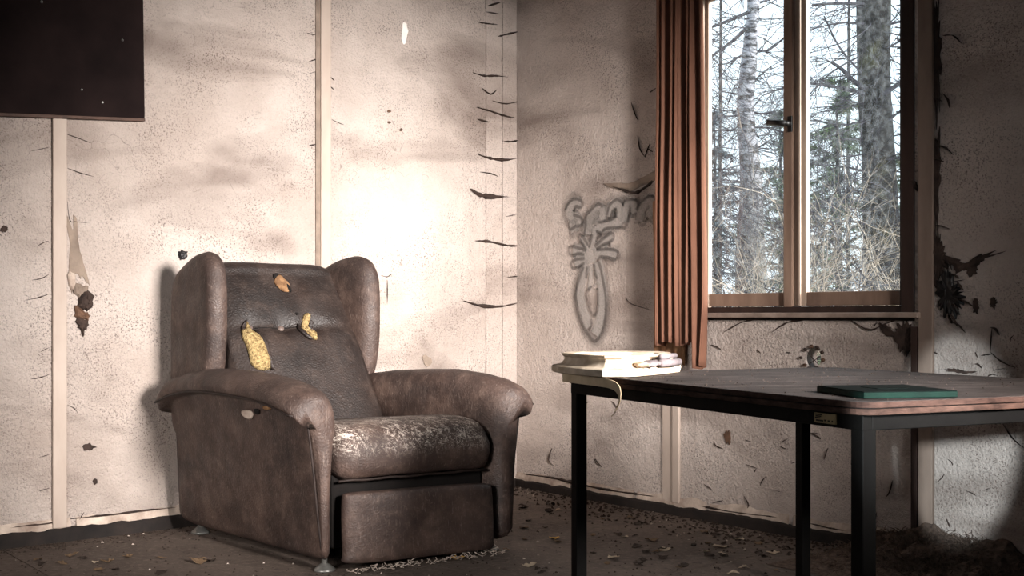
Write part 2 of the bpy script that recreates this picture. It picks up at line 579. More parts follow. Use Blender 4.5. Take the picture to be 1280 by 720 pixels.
# floor of large sheets
fl = MB()
vs = []
for z in (-0.12, -0.012):
    vs += [Lw(-0.15, z, -0.15), Lw(LEN_L+.15, z, -0.15), Lw(LEN_L+.15, z, LEN_R+.15), Lw(-0.15, z, LEN_R+.15)]
fl.add(vs, [(0, 1, 2, 3), (7, 6, 5, 4), (0, 4, 5, 1), (1, 5, 6, 2), (2, 6, 7, 3), (3, 7, 4, 0)])
floor = tag(fl.build('floor', M['base'], loc=C3), 'dark grey brown dirty floor of large sheets with fine seams', kind='structure')
sl, ss = 1.27, 1.9
l = 0.0
k = 0
while l < LEN_L:
    l1 = min(l+sl, LEN_L)
    s = -0.0 if k % 2 == 0 else -0.62
    while s < LEN_R:
        s0, s1 = max(s, 0), min(s+ss, LEN_R)
        b = MB()
        g = 0.002
        vs = []
        for z in (-0.012, 0.0):
            vs += [Lw(l+g, z, s0+g), Lw(l1-g, z, s0+g), Lw(l1-g, z, s1-g), Lw(l+g, z, s1-g)]
        b.add(vs, [(0, 1, 2, 3), (7, 6, 5, 4), (0, 4, 5, 1), (1, 5, 6, 2), (2, 6, 7, 3), (3, 7, 4, 0)])
        b.build('floor_sheet', M['floor'], floor)
        s += ss
    l = l1
    k += 1

b = MB()
slab(b, Lw, -0.15, LEN_L+.15, CEIL, CEIL+.1, -0.15, LEN_R+.15)
tag(b.build('ceiling', M['ceil'], loc=C3+Vector((0, 0, CEIL))), 'unseen ceiling of the room, kept dark', kind='structure')

# left wall: core, three paper-covered panels, battens
b = MB(); slab(b, Lw, -0.12, LEN_L+.12, 0, CEIL, -0.13, -0.012)
wall_left = tag(b.build('wall_left', M['core'], loc=C3), 'stained pale papered wall behind the armchair', kind='structure')
LB1, LB2 = pxL(405, 200)[0], pxL(73, 300)[0]
edges = [0.0, LB1, LB2, LB2+1.19, LB2+2.38, LEN_L]
for i in range(5):
    b = MB()
    slab(b, Lw, edges[i]+.003, edges[i+1]-.003, 0.0, CEIL, -0.012, 0.0, 24, 48, 0.006, i*3.1)
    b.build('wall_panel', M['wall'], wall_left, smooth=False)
# battens
nt = 0


def trim(P, a0, a1, z0, z1, o0, o1, label, mat='batten', bev=0.003):
    global nt
    nt += 1
    b = MB(); slab(b, P, a0, a1, z0, z1, o0, o1)
    return tag(b.build('trim_%d' % nt, M[mat], loc=P((a0+a1)/2, z0, 0), bevel=bev), label, kind='structure')


a0, a1 = pxL(412, 200)[0], pxL(399.5, 200)[0]
trim(Lw, a0, a1, 0.055, CEIL, 0, 0.014, 'narrow pale batten on the left wall behind the chair backrest')
trim(Lw, a1, pxL(394, 200)[0], 0.055, CEIL, 0, 0.006, 'thin recessed strip beside the batten behind the armchair', 'peelgrey', 0.001)
a0, a1 = pxL(82, 300)[0], pxL(64.5, 300)[0]
trim(Lw, a0, a1, 0.055, CEIL, 0, 0.016, 'pale wooden batten on the left wall below the dark board')
a0, a1 = pxL(627, 300)[0], pxL(607, 300)[0]
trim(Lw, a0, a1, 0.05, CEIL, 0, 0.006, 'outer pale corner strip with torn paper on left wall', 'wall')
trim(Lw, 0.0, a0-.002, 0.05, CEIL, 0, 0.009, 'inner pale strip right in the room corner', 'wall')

# window wall
WS0, WS1 = pxR(869, 300)[0], pxR(1143.5, 300)[0]
WZ0, WZ1 = 0.895, 2.36
hs, hz = pxR(1016, 448)
HR = 0.036


def cut_hole(o):
    """bore the round hole through a wall piece, keep the result as plain mesh"""
    cb = MB()
    ring = [(hs+HR*math.cos(2*math.pi*i/28), hz+HR*1.15*math.sin(2*math.pi*i/28)) for i in range(28)]
    cb.loft([[Rw(x, z, o_) for x, z in ring] for o_ in (-0.4, 0.2)])
    c = cb.build('cutter', None, loc=C3)
    m = o.modifiers.new('cut', 'BOOLEAN'); m.object = c; m.operation = 'DIFFERENCE'; m.solver = 'EXACT'
    dg = bpy.context.evaluated_depsgraph_get()
    me = bpy.data.meshes.new_from_object(o.evaluated_get(dg))
    o.modifiers.clear(); o.data = me
    bpy.data.objects.remove(c)


b = MB()
slab(b, Rw, -0.12, WS0, 0, CEIL, -0.075, -0.012)
slab(b, Rw, WS1, LEN_R+.12, 0, CEIL, -0.075, -0.012)
slab(b, Rw, WS0, WS1, 0, WZ0, -0.075, -0.012)
slab(b, Rw, WS0, WS1, WZ1, CEIL, -0.075, -0.012)
wall_right = tag(b.build('wall_right', M['core'], loc=C3), 'stained papered wall with the window and the spray drawing', kind='structure')
RB1, RB2 = pxR(838, 560)[0], pxR(1155, 300)[0]


def rpanel(a0, a1, z0, z1, nx, nz, seed, hole=False):
    b = MB(); slab(b, Rw, a0, a1, z0, z1, -0.012, 0.0, nx, nz, 0.006, seed)
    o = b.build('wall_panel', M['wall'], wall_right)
    if hole: cut_hole(o)
    return o


rpanel(0.004, RB1-.003, 0, CEIL, 24, 48, 20)
rpanel(RB1+.003, WS0-.001, 0, CEIL, 4, 48, 22)
rpanel(WS0+.001, WS1-.001, 0, WZ0-.03, 24, 20, 24, True)
rpanel(WS0+.001, WS1-.001, WZ1+.01, CEIL, 24, 6, 26)
rpanel(WS1+.001, RB2+1.2, 0, CEIL, 24, 48, 28)
rpanel(RB2+1.206, RB2+2.4, 0, CEIL, 24, 48, 30)
rpanel(RB2+2.406, LEN_R, 0, CEIL, 24, 48, 32)
cut_hole(wall_right)

trim(Rw, pxR(829.5, 560)[0], pxR(843, 560)[0], 0.055, CEIL, 0, 0.007, 'grey side of the batten under the curtain', 'batten', 0.001)
trim(Rw, pxR(843, 560)[0], pxR(851, 560)[0], 0.055, CEIL, 0, 0.016, 'pale narrow batten under the curtain left of the table', 'batten')
trim(Rw, pxR(1147, 300, .02)[0], pxR(1165, 300, .02)[0], 0.06, CEIL, 0, 0.018, 'grey brown casing board beside the right edge of the window', 'casing')
trim(Rw, pxR(1138.5, 500, .02)[0], pxR(1146, 500, .02)[0], 0.08, WZ0-.05, 0.0, 0.02, 'thin brown wooden slat under the right end of the window sill', 'windark', 0.001)

# two unseen walls behind the photographer, one of them with an open doorway
b = MB()
P = lambda a, z, o: Lw(LEN_L-o, z, a)
slab(b, P, 0, 3.6, 0, CEIL, -0.12, 0)
slab(b, P, 4.7, LEN_R, 0, CEIL, -0.12, 0)
slab(b, P, 3.6, 4.7, 2.1, CEIL, -0.12, 0)
tag(b.build('unseen_wall_front', M['unseenwall'], loc=Lw(LEN_L, 0, 0)), 'unseen wall with an open doorway behind the photographer, kept dark', kind='structure')
b = MB()
P = lambda a, z, o: Lw(a, z, LEN_R-o)
slab(b, P, 0, LEN_L, 0, CEIL, -0.12, 0)
tag(b.build('unseen_wall_back', M['unseenwall'], loc=Lw(0, 0, LEN_R)), 'unseen wall opposite the armchair behind the photographer, kept dark', kind='structure')


# baseboards with a ragged paper edge above
def ragged_base(P, a0, a1, hfun, side, wall):
    n = int((a1-a0)/0.03)
    b = MB()
    rings = []
    for i in range(n+1):
        a = a0+(a1-a0)*i/n
        h = hfun(a)
        t = 0.02+0.006*mnoise.noise(Vector((a*9, 0, 1)))
        rings.append([P(a, 0, 0), P(a, 0, t+.004), P(a, h*.8, t), P(a, h, t-.006), P(a, h, 0)])
    b.loft(rings)
    tag(b.build('baseboard_'+side, M['base'], loc=P((a0+a1)/2, 0, 0)), 'low rotten black baseboard along the %s wall' % ('chair' if side == 'left' else 'window'), kind='structure')
    # torn paper lip
    for (x0, x1) in [(a0+i*(a1-a0)/6+.01, a0+(i+1)*(a1-a0)/6-.012) for i in range(6)]:
        m = max(4, int((x1-x0)/0.018))
        b = MB(); rings = []
        for i in range(m+1):
            a = x0+(x1-x0)*i/m
            h = hfun(a)
            lo = h-.012+.02*mnoise.noise(Vector((a*16, 3, 1)))
            hi = h+.035+.012*mnoise.noise(Vector((a*7, 5, 2)))
            o = 0.009+.008*mnoise.noise(Vector((a*11, 8, 4)))
            rings.append([P(a, hi, 0.001), P(a, (hi+lo)/2, o), P(a, lo, o+.005), P(a, lo+.004, o-.004), P(a, (hi+lo)/2, .002)])
        b.loft(rings)
        b.build('torn_paper_edge', M['paper'], wall)


ragged_base(Lw, 0.0, 3.4, lambda a: 0.040+0.006*a+.007*mnoise.noise(Vector((a*3, 0, 0)))+.010*mnoise.noise(Vector((a*17, 4, 0))), 'left', wall_left)
ragged_base(Rw, 0.0, 2.62, lambda a: 0.038+0.006*a+.010*mnoise.noise(Vector((a*3, 7, 0)))+.010*mnoise.noise(Vector((a*15, 4, 0))), 'right', wall_right)


# ------------------------------------------------------------------ tears, peels and stains on the walls
def wall_strip(wall, hit, P, pts, wpx, mat, name, height=0.006, n=5, off=0.0):
    """raised torn paper lip following pixel points; spindle shaped"""
    c = catmull([Vector((x, y, 0)) for x, y in pts], n)
    W = [Vector(hit(p.x, p.y)) for p in c]
    sc = (Vector(hit(c[0].x+1, c[0].y))-Vector(hit(c[0].x, c[0].y))).length
    b = MB(); rings = []
    N = len(W)
    for i, p in enumerate(W):
        t = W[min(i+1, N-1)]-W[max(i-1, 0)]
        t = t.normalized() if t.length > 1e-9 else Vector((1, 0))
        nn = Vector((-t.y, t.x))
        u = i/(N-1)
        w = sc*wpx*0.27*(0.15+max(0, math.sin(math.pi*u))**0.8)*(0.55+0.9*RNG.random())
        hgt = off+height*(0.2+math.sin(math.pi*u))
        rings.append([P(*(p+w*nn), off-.002), P(*(p+.3*w*nn), hgt), P(*(p-.5*w*nn), hgt*.7), P(*(p-w*nn), off-.002)])
    b.loft(rings)
    return b.build(name, M[mat], wall)


LT = [  # torn paper over the corner strips: pixel polylines and width
    ([(597, 28), (610, 30), (621, 31)], 2), ([(621, 46), (634, 43), (650, 39)], 3), ([(590, 91), (605, 95), (620, 95), (635, 97)], 3),
    ([(614, 126), (632, 130), (654, 125)], 2), ([(595, 134), (612, 139), (633, 146), (643, 147)], 3), ([(596, 149), (611, 153)], 2),
    ([(627, 177), (640, 177), (651, 174)], 3), ([(597, 193), (612, 198), (630, 200), (646, 198)], 4), ([(599, 215), (612, 217), (622, 221)], 2),
    ([(587, 236), (600, 244), (616, 246), (636, 246)], 6), ([(630, 271), (645, 268)], 2), ([(593, 301), (610, 302), (634, 307), (650, 307)], 4),
    ([(632, 347), (648, 345)], 2), ([(579, 376), (600, 382), (625, 383), (652, 377)], 4), ([(608, 8), (625, 3)], 2), ([(606, 15), (624, 18)], 2),
    ([(601, 110), (612, 118), (620, 112)], 1.5),
]
for pts, w in LT:
    wall_strip(wall_left, pxL, Lw, pts, w*1.25, 'tear', 'paper_tear', 0.010, off=0.007)
for pts, w in [([(383, 41), (391, 43), (398, 42)], 2), ([(384, 78), (392, 75), (398, 74)], 2), ([(386, 92), (397, 89)], 1.5), ([(386, 182), (398, 180)], 2),
               ([(413, 96), (418, 101)], 1.5), ([(414, 149), (424, 154), (430, 156)], 1.5), ([(413, 108), (417, 112)], 1.5),
               ([(84, 168), (96, 172), (114, 179)], 2), ([(84, 210), (100, 216), (118, 221)], 2), ([(38, 189), (52, 186), (62, 184)], 1.5),
               ([(46, 308), (55, 303), (62, 301)], 1.5), ([(33, 375), (48, 372), (62, 367)], 2.5), ([(40, 350), (52, 348), (62, 342)], 2), ([(38, 474), (50, 472), (62, 468)], 2.5),
               ([(50, 440), (62, 434)], 1.5), ([(84, 506), (92, 510), (97, 516)], 1.5), ([(48, 572), (62, 568)], 1.5), ([(48, 614), (62, 610)], 1.5), ([(95, 655), (105, 640)], 1.5),
               ([(84, 252), (87, 275), (95, 277), (112, 279)], 2), ([(476, 344), (484, 346), (490, 342)], 1.5), ([(484, 350), (484, 380)], 1.2)]:
    wall_strip(wall_left, pxL, Lw, pts, w, 'tear', 'paper_tear', 0.005)
for pts, w in [([(742, 300), (752, 304), (762, 312)], 1.6), ([(762, 300), (763, 314)], 1.6), ([(789, 128), (793, 140), (797, 150)], 1.2), ([(797, 170), (800, 186), (806, 196)], 1.2),
               ([(812, 180), (806, 197)], 1.0), ([(812, 116), (820, 110)], 1.2), ([(810, 186), (816, 190)], 1.2), ([(782, 372), (790, 380), (815, 388)], 1.0),
               ([(1010, 540), (1020, 544), (1026, 549)], 2.5), ([(1254, 530), (1266, 548), (1280, 560)], 3), ([(1238, 440), (1252, 452), (1270, 460)], 3), ([(1219, 440), (1222, 447)], 3),
               ([(1240, 463), (1258, 460)], 2), ([(1096, 640), (1094, 652), (1090, 664)], 2), ([(1116, 600), (1112, 615), (1107, 622)], 2), ([(1183, 648), (1188, 660)], 3),
               ([(905, 415), (930, 402), (960, 398)], 3), ([(965, 415), (985, 403), (1010, 400)], 3), ([(1100, 408), (1120, 400), (1142, 398)], 3), ([(1060, 398), (1085, 412), (1100, 408)], 3),
               ([(930, 620), (936, 632), (931, 640)], 2), ([(690, 560), (686, 575), (692, 582)], 1.5), ([(1240, 410), (1238, 440)], 2),
               ([(1035, 560), (1030, 575)], 1.5), ([(880, 605), (890, 612)], 1.5)]:
    wall_strip(wall_right, pxR, Rw, pts, w, 'tear', 'paper_tear', 0.005)


for pts in ([(0, 661), (30, 657), (60, 654), (80, 650)], [(84, 649), (110, 646), (140, 643), (190, 637), (222, 634)]):
    wall_strip(wall_left, pxL, Lw, pts, 4, 'tear', 'paper_tear', 0.012)
for pts in ([(650, 592), (690, 597), (720, 604), (760, 612), (800, 618), (830, 622)], [(848, 626), (880, 633), (920, 640), (960, 645), (985, 648)], [(1005, 652), (1040, 660), (1072, 665)]):
    wall_strip(wall_right, pxR, Rw, pts, 4, 'tear', 'paper_tear', 0.012)


def ragged_patch(wall, hit, P, outline, mat, name, h=0.010, seed=1, off=0.002, sub=3, curl=0.0):
    """thick torn flake from a pixel outline"""
    r = random.Random(seed)
    pts = catmull([Vector((x, y, 0)) for x, y in outline], sub, True)
    q = [Vector(hit(p.x, p.y)) for p in pts]
    c = sum(q, Vector((0, 0)))/len(q)
    rings = []
    jit = [1+(0.5 if sub < 5 else 0.62)*(r.random()-.5) for _ in q]
    h *= 0.45
    for k, (s, o) in enumerate([(1.0, off-.003), (1.0, off+h*.4), (0.72, off+h), (0.35, off+h*.8)]):
        rings.append([P(*(c+(p-c)*s*j), o+(curl*(p-c).y if k else 0)+(h*.35*(r.random()-.5) if k else 0)) for p, j in zip(q, jit)])
    b = MB().loft(rings)
    return b.build(name, M[mat], wall, smooth=False)


# peeled strip left of the armchair
ragged_patch(wall_left, pxL, Lw, [(85, 285), (90, 277), (96, 278), (97, 300), (102, 320), (108, 345), (109, 355), (103, 352), (95, 343), (86, 338)], 'peelgrey', 'peeled_paper', 0.004, 2)
ragged_patch(wall_left, pxL, Lw, [(84, 340), (92, 342), (95, 352), (91, 364), (86, 356)], 'paper', 'peeled_paper', 0.02, 3)
ragged_patch(wall_left, pxL, Lw, [(93, 352), (103, 356), (108, 358), (107, 372), (98, 374), (93, 366)], 'peelgrey', 'peeled_paper', 0.025, 4)
ragged_patch(wall_left, pxL, Lw, [(98, 373), (108, 365), (117, 376), (110, 386), (103, 388), (96, 382)], 'tear', 'peeled_paper', 0.04, 5)
ragged_patch(wall_left, pxL, Lw, [(94, 383), (104, 388), (110, 392), (109, 400), (100, 398), (93, 395)], 'peelbrown', 'peeled_paper', 0.03, 6)
ragged_patch(wall_left, pxL, Lw, [(95, 395), (105, 398), (111, 403), (108, 412), (104, 414), (104, 422), (101, 413), (96, 407)], 'tear', 'peeled_paper', 0.03, 7)
# hole and stains
ragged_patch(wall_left, pxL, Lw, [(222, 317), (227, 312), (233, 315), (233, 322), (227, 325), (222, 322)], 'iron', 'nail_hole', 0.012, 8)
ragged_patch(wall_left, pxL, Lw, [(104, 556), (112, 554), (119, 559), (112, 563), (105, 563)], 'tear', 'paint_flake', 0.003, 9)
ragged_patch(wall_left, pxL, Lw, [(116, 600), (120, 598), (121, 604), (117, 606)], 'tear', 'paint_flake', 0.003, 10)
ragged_patch(wall_left, pxL, Lw, [(1, 285), (6, 282), (10, 286), (6, 290), (1, 290)], 'tear', 'paint_flake', 0.004, 11)
ragged_patch(wall_left, pxL, Lw, [(528, 446), (534, 444), (540, 450), (534, 458), (529, 452)], 'peelgrey', 'paint_flake', 0.003, 12)
for i, (x, y) in enumerate([(486, 139), (486, 153), (501, 162)]):
    ragged_patch(wall_left, pxL, Lw, [(x-2, y), (x, y-1.6), (x+2.5, y), (x, y+2)], 'peelbrown', 'paint_flake', 0.002, 20+i)
ragged_patch(wall_left, pxL, Lw, [(503, 31), (508, 30), (509, 45), (506, 57), (501, 52), (502, 40)], 'gleam', 'painted_glint_spot', 0.003, 19)  # glint of light painted as a white flake
# loose paper flap beside the curtain
ragged_patch(wall_right, pxR, Rw, [(756, 229), (775, 232), (790, 228), (806, 222), (821, 213), (821, 220), (808, 231), (794, 239), (782, 236), (768, 233)], 'peelgrey', 'paper_flap', 0.014, 30, sub=2)
wall_strip(wall_right, pxR, Rw, [(757, 230), (776, 236), (794, 241), (810, 232), (822, 219)], 5, 'tear', 'paper_tear', 0.012)
# burnt and torn patches right of the window
for k, (o, mt, h) in enumerate([
    ([(1165, 300), (1172, 292), (1178, 305), (1184, 325), (1180, 345), (1172, 352), (1165, 335)], 'tear', 0.014),
    ([(1174, 350), (1184, 340), (1194, 352), (1203, 365), (1202, 382), (1190, 394), (1178, 388), (1172, 372)], 'iron', 0.018),
    ([(1178, 318), (1192, 332), (1210, 330), (1226, 318), (1250, 316), (1230, 324), (1212, 338), (1194, 340)], 'tear', 0.012),
    ([(1208, 338), (1216, 330), (1222, 338), (1214, 346)], 'tear', 0.008),
    ([(1166, 180), (1172, 160), (1176, 200), (1174, 250), (1170, 285), (1166, 250)], 'tear', 0.008),
    ([(1164, 0), (1172, -5), (1176, 60), (1174, 125), (1168, 140), (1165, 80)], 'tear', 0.008),
    ([(1140, 224), (1146, 228), (1150, 238), (1145, 236)], 'tear', 0.02),
    ([(1218, 373), (1224, 376), (1222, 390), (1217, 388)], 'tear', 0.006),
    ([(1240, 372), (1246, 376), (1243, 386), (1238, 382)], 'tear', 0.006),
    ([(1118, 412), (1130, 402), (1140, 412), (1140, 430), (1132, 442), (1122, 434)], 'tear', 0.006),
    ([(1098, 404), (1112, 408), (1120, 420), (1108, 418)], 'tear', 0.006),
    ([(906, 541), (912, 540), (913, 552), (908, 554)], 'peelbrown', 0.003),
    ([(1180, 462), (1196, 461), (1208, 464), (1218, 464), (1206, 467), (1190, 465)], 'tear', 0.004),
]):
    ragged_patch(wall_right, pxR, Rw, o, mt, 'torn_patch', h, 40+k, sub=7)
r = random.Random(91)
for k in range(26):
    x, y = r.choice([(1172, 300), (1176, 330), (1188, 365), (1186, 386), (1205, 335), (1170, 200), (1168, 60), (1172, 120), (1150, 405), (1230, 440)])
    x += r.gauss(0, 7); y += r.gauss(0, 14)
    a = r.uniform(-.6, .9); L = r.uniform(8, 26)
    wall_strip(wall_right, pxR, Rw, [(x, y), (x+L*.5*math.cos(a), y+L*.5*math.sin(a)+r.uniform(-3, 3)), (x+L*math.cos(a+.3), y+L*math.sin(a+.3))], r.uniform(1.5, 4.5), 'tear', 'paper_tear', 0.012)
for k in range(46):      # small cracks on the lower window wall
    x, y = r.uniform(660, 1270), r.uniform(400, 640)
    if x < 860 and y < 500: continue
    a = r.uniform(-1.2, 1.2); L = r.uniform(5, 16)
    wall_strip(wall_right, pxR, Rw, [(x, y), (x+L*.5*math.cos(a)+r.uniform(-2, 2), y+L*.5*math.sin(a)), (x+L*math.cos(a), y+L*math.sin(a))], r.uniform(1.0, 2.2), 'tear', 'paper_tear', 0.004)
# rough rim of the hole under the window
for k in range(9):
    a = 2*math.pi*k/9+0.5*RNG.random()
    x, y = 1016+(13.0+1.2*RNG.random())*math.cos(a), 447+13.6*math.sin(a)
    r = 1.5+1.9*RNG.random()**2
    ragged_patch(wall_right, pxR, Rw, [(x+r*math.cos(t), y+r*math.sin(t)) for t in (0, 1.2, 2.4, 3.6, 4.9)], 'tear' if k % 3 else 'peelbrown', 'hole_rim_shard', 0.014, 60+k, sub=2)
for a, c in [((1008, 439), (1023, 456)), ((1011, 455), (1024, 446)), ((1013, 437), (1018, 459))]:
    p = [Rw(*pxR(*a), -0.004), Rw(*pxR((a[0]+c[0])/2+1, (a[1]+c[1])/2), 0.004), Rw(*pxR(*c), -0.004)]
    MB().tube(p, 0.0017, 5).build('twig_across_hole', M['tear'], wall_right)


# spray-painted drawing on the window wall
def stroke(pts, wpx, mat, off, closed=False, n=5, name='spray_stroke'):
    c = catmull([Vector((x, y, 0)) for x, y in pts], n, closed)
    if closed: c.append(c[0].copy())
    W = [Vector(pxR(p.x, p.y)) for p in c]
    sc = (Vector(pxR(c[0].x+1, c[0].y))-Vector(pxR(c[0].x, c[0].y))).length
    w = wpx*sc/2
    b = MB(); uv = []
    N = len(W)
    for i, p in enumerate(W):
        t = W[min(i+1, N-1)]-W[max(i-1, 0)]
        t = t.normalized() if t.length > 1e-9 else Vector((1, 0))
        nn = Vector((-t.y, t.x))
        for k, e in enumerate((-1, 0, 1)):
            b.v.append(Rw(*(p+w*e*nn), off))
            uv.append((i/(N-1), k/2))
    for i in range(N-1):
        for k in range(2):
            q = i*3+k
            b.f.append((q, q+1, q+4, q+3))
    o = b.build(name, M[mat], wall_right, fix=False)
    lay = o.data.uv_layers.new(name='UVMap')
    for lp in o.data.loops:
        lay.data[lp.index].uv = uv[lp.vertex_index]
    return o


def g1(pts):   # crop of 125 x 100 px at 7.2x
    return [(700+x/7.2, 240+y/7.2) for x, y in pts]


def g2(pts):   # crop of 100 x 120 px at 6x
    return [(700+x/6, 320+y/6) for x, y in pts]


halo = [
    g1([(190, 120), (120, 90), (70, 170), (110, 240), (180, 260), (130, 320), (80, 340)]),
    g1([(260, 400), (260, 260), (300, 180), (370, 160), (400, 230), (320, 290)]),
    g1([(420, 230), (460, 130), (530, 110), (560, 200), (500, 270), (420, 300), (350, 330)]),
    g1([(570, 270), (600, 110), (680, 110), (690, 230)]),
    g1([(730, 280), (730, 160), (800, 80), (850, 140), (800, 260)]),
    g1([(230, 540), (120, 520)]), g1([(240, 600), (140, 640)]), g1([(250, 480), (200, 410)]), g1([(300, 460), (330, 400), (470, 390)]), g1([(340, 550), (480, 560), (520, 580)]),
    g2([(190, 90), (140, 220), (150, 400), (210, 560), (270, 620), (320, 540), (340, 380), (330, 220), (290, 80)]),
]
for k, p in enumerate(halo):
    stroke(p, 22 if k < 5 else 18, 'sprayhalo', 0.0030+k*.00008)
pale = [
    g1([(195, 110), (130, 105), (90, 160), (110, 220), (170, 250), (150, 290), (95, 320)]),
    g1([(250, 380), (270, 260), (320, 180), (370, 160), (380, 220), (300, 250), (290, 300), (370, 300)]),
    g1([(440, 220), (470, 130), (530, 100), (545, 180), (540, 260), (440, 300), (340, 320)]),
    g1([(585, 270), (610, 100), (660, 100), (680, 190)]),
    g1([(720, 260), (740, 160), (800, 80), (840, 120), (800, 220)]),
    g1([(250, 545), (180, 525), (120, 525)]), g1([(250, 590), (190, 610), (140, 650)]), g1([(265, 520), (230, 450), (195, 405)]),
    g1([(280, 520), (300, 450), (320, 350)]), g1([(310, 520), (400, 450), (480, 395)]), g1([(320, 550), (430, 540), (515, 570)]), g1([(270, 520), (290, 640)]),
    g2([(205, 60), (175, 160), (160, 260), (165, 340), (190, 430), (225, 530)]),
    g2([(285, 40), (310, 150), (325, 260), (320, 400), (300, 500), (270, 590)]),
    g2([(240, 60), (235, 180), (225, 260)]), g2([(280, 205), (275, 200)]),
]
for k, p in enumerate(pale):
    w = [11, 12, 11, 10, 12, 11, 11, 8, 7, 9, 11, 12, 11, 12, 5, 8][k]
    stroke(p, w*1.25, 'spraypale', 0.0042+k*.00008)
dark = [
    g1([(130, 180), (150, 130), (190, 140), (215, 110), (190, 75), (130, 65), (80, 110), (55, 165)]),
    g1([(125, 205), (190, 230), (210, 260), (195, 300), (150, 310), (100, 340)]),
    g1([(220, 400), (240, 300), (240, 220), (280, 170), (350, 110), (395, 135)]),
    g1([(430, 210), (455, 120), (520, 70), (570, 100), (575, 120), (600, 75), (690, 70), (710, 110), (695, 160)]),
    g1([(350, 275), (430, 260), (500, 230), (515, 170), (485, 165), (465, 230)]),
    g1([(390, 350), (440, 325), (560, 320), (600, 320), (620, 250), (640, 180)]),
    g1([(700, 170), (730, 110), (790, 50), (850, 45), (860, 90)]),
    g1([(715, 280), (760, 300), (800, 230)]),
    g1([(230, 520), (160, 500), (100, 490), (92, 540), (115, 570), (170, 555), (225, 565)]),
    g1([(230, 600), (150, 610), (110, 640), (125, 685), (180, 670), (230, 640)]),
    g1([(260, 480), (220, 410), (190, 385), (175, 410), (215, 470), (245, 530)]),
    g1([(320, 490), (400, 420), (470, 370), (495, 400), (470, 440), (390, 480), (335, 515)]),
    g1([(335, 520), (430, 515), (510, 525), (545, 570), (510, 605), (440, 590), (360, 580)]),
    g1([(300, 380), (285, 450), (270, 500)]), g1([(335, 350), (380, 380), (340, 420)]),
    g2([(185, 80), (150, 180), (125, 280), (130, 350), (145, 440), (185, 540), (230, 600), (265, 640), (310, 600), (335, 540), (350, 440), (350, 300), (330, 180), (310, 80), (290, 30)]),
    g2([(245, 230), (205, 280), (220, 360), (255, 450), (285, 410), (290, 320), (285, 240)]),
    g2([(265, 60), (270, 130), (290, 170)]), g2([(210, 80), (205, 170)]), g2([(240, 470), (245, 510), (225, 560)]),
]
for k, p in enumerate(dark):
    stroke(p, 3.8, 'spraydark', 0.0056+k*.00008)

# ------------------------------------------------------------------ window
win = tag(empty('window_1', Rw((WS0+WS1)/2, WZ0, -0.05)), 'two wooden casements with dusty panes above the table', kind='structure')


def wbox(b, x0, x1, z0, z1, o0, o1):
    slab(b, Rw, x0, x1, z0, z1, o0, o1)


def wbuild(name, mat, par, *boxes, bevel=0.003):
    b = MB()
    for q in boxes: wbox(b, *q)
    return b.build(name, M[mat], par, bevel=bevel)


X = lambda px, off=-0.03: pxR(px, 300, off)[0]
Zp = lambda px, py, off=-0.03: pxR(px, py, off)[1]
zg = Zp(940, 366.5)          # bottom of the glass
zr = Zp(940, 383)            # bottom of the sash rails
fl_, fr_ = WS0+.001, WS1-.001
wbuild('jamb', 'winlit', win, (fl_, X(884, -.04), WZ0, WZ1, -0.070, -0.015))
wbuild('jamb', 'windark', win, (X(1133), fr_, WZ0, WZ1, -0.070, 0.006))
wbuild('head', 'windark', win, (X(884, -.04), X(1133), WZ1-.05, WZ1, -0.070, -0.01))
wbuild('bottom_rail', 'windark', win, (X(884, -.04), X(1133), WZ0, zr-.002, -0.070, -0.012))
zt = WZ1-.055


def sash(x0, x1, gx0, gx1, ml, mr):
    r = empty('sash', (0, 0, 0)); r.parent = win
    o0, o1 = -0.052, -0.028
    wbuild('stile', ml, r, (x0, gx0, zr, zt, o0, o1))
    wbuild('stile', mr, r, (gx1, x1, zr, zt, o0, o1))
    wbuild('rail', 'winwood', r, (gx0, gx1, zr, zg, o0, o1-.003))
    wbuild('rail', 'winwood', r, (gx0, gx1, zt-.05, zt, o0, o1-.003))
    wbuild('pane', 'glass', r, (gx0, gx1, zg, zt-.05, -0.042, -0.039), bevel=0)
    return r


sash(X(884.3, -.04), X(993), X(886), X(979.5), 'winlit', 'winwood')
sash(X(993.6), X(1132.5), X(1008), X(1125), 'winlit', 'windark')
cs = empty('meeting_cover', (0, 0, 0)); cs.parent = win
wbuild('cover_strip', 'winwood', cs, (X(981, -.02), X(991.5, -.02), zr-.004, zt, -0.027, -0.012))
wbuild('bead', 'winlit', cs, (X(998, -.02), X(1001, -.02), zr, zt, -0.027, -0.016))
# handle
hd = MB()
hx, hz0 = X(988, -.01), Zp(988, 155, -.01)
wbox(hd, hx-.011, hx+.011, hz0-.032, hz0+.032, -0.012, -0.004)
handle = hd.build('handle', M['iron'], win, bevel=0.002)
hb = MB()
hb.tube([Rw(hx, hz0, -.008), Rw(hx, hz0, .03)], 0.011, 10)
hb.tube([Rw(hx+.006, hz0-.002, .030), Rw(hx-.03, hz0+.004, .036), Rw(hx-.075, hz0+.012, .034)], [0.012, 0.012, 0.014], 10)
hb.build('handle_lever', M['iron'], handle, smooth=True)
sb = MB()
wbox(sb, X(866, .03), pxR(1147.5, 394, .035)[0], pxR(1000, 397.3, .035)[1], pxR(1000, 390.7, .035)[1], -0.03, 0.038)
tag(sb.build('trim_window_sill', M['sill'], loc=Rw(1.7, 0.87, 0), bevel=0.004), 'thin weathered wooden sill board under the window', kind='structure')


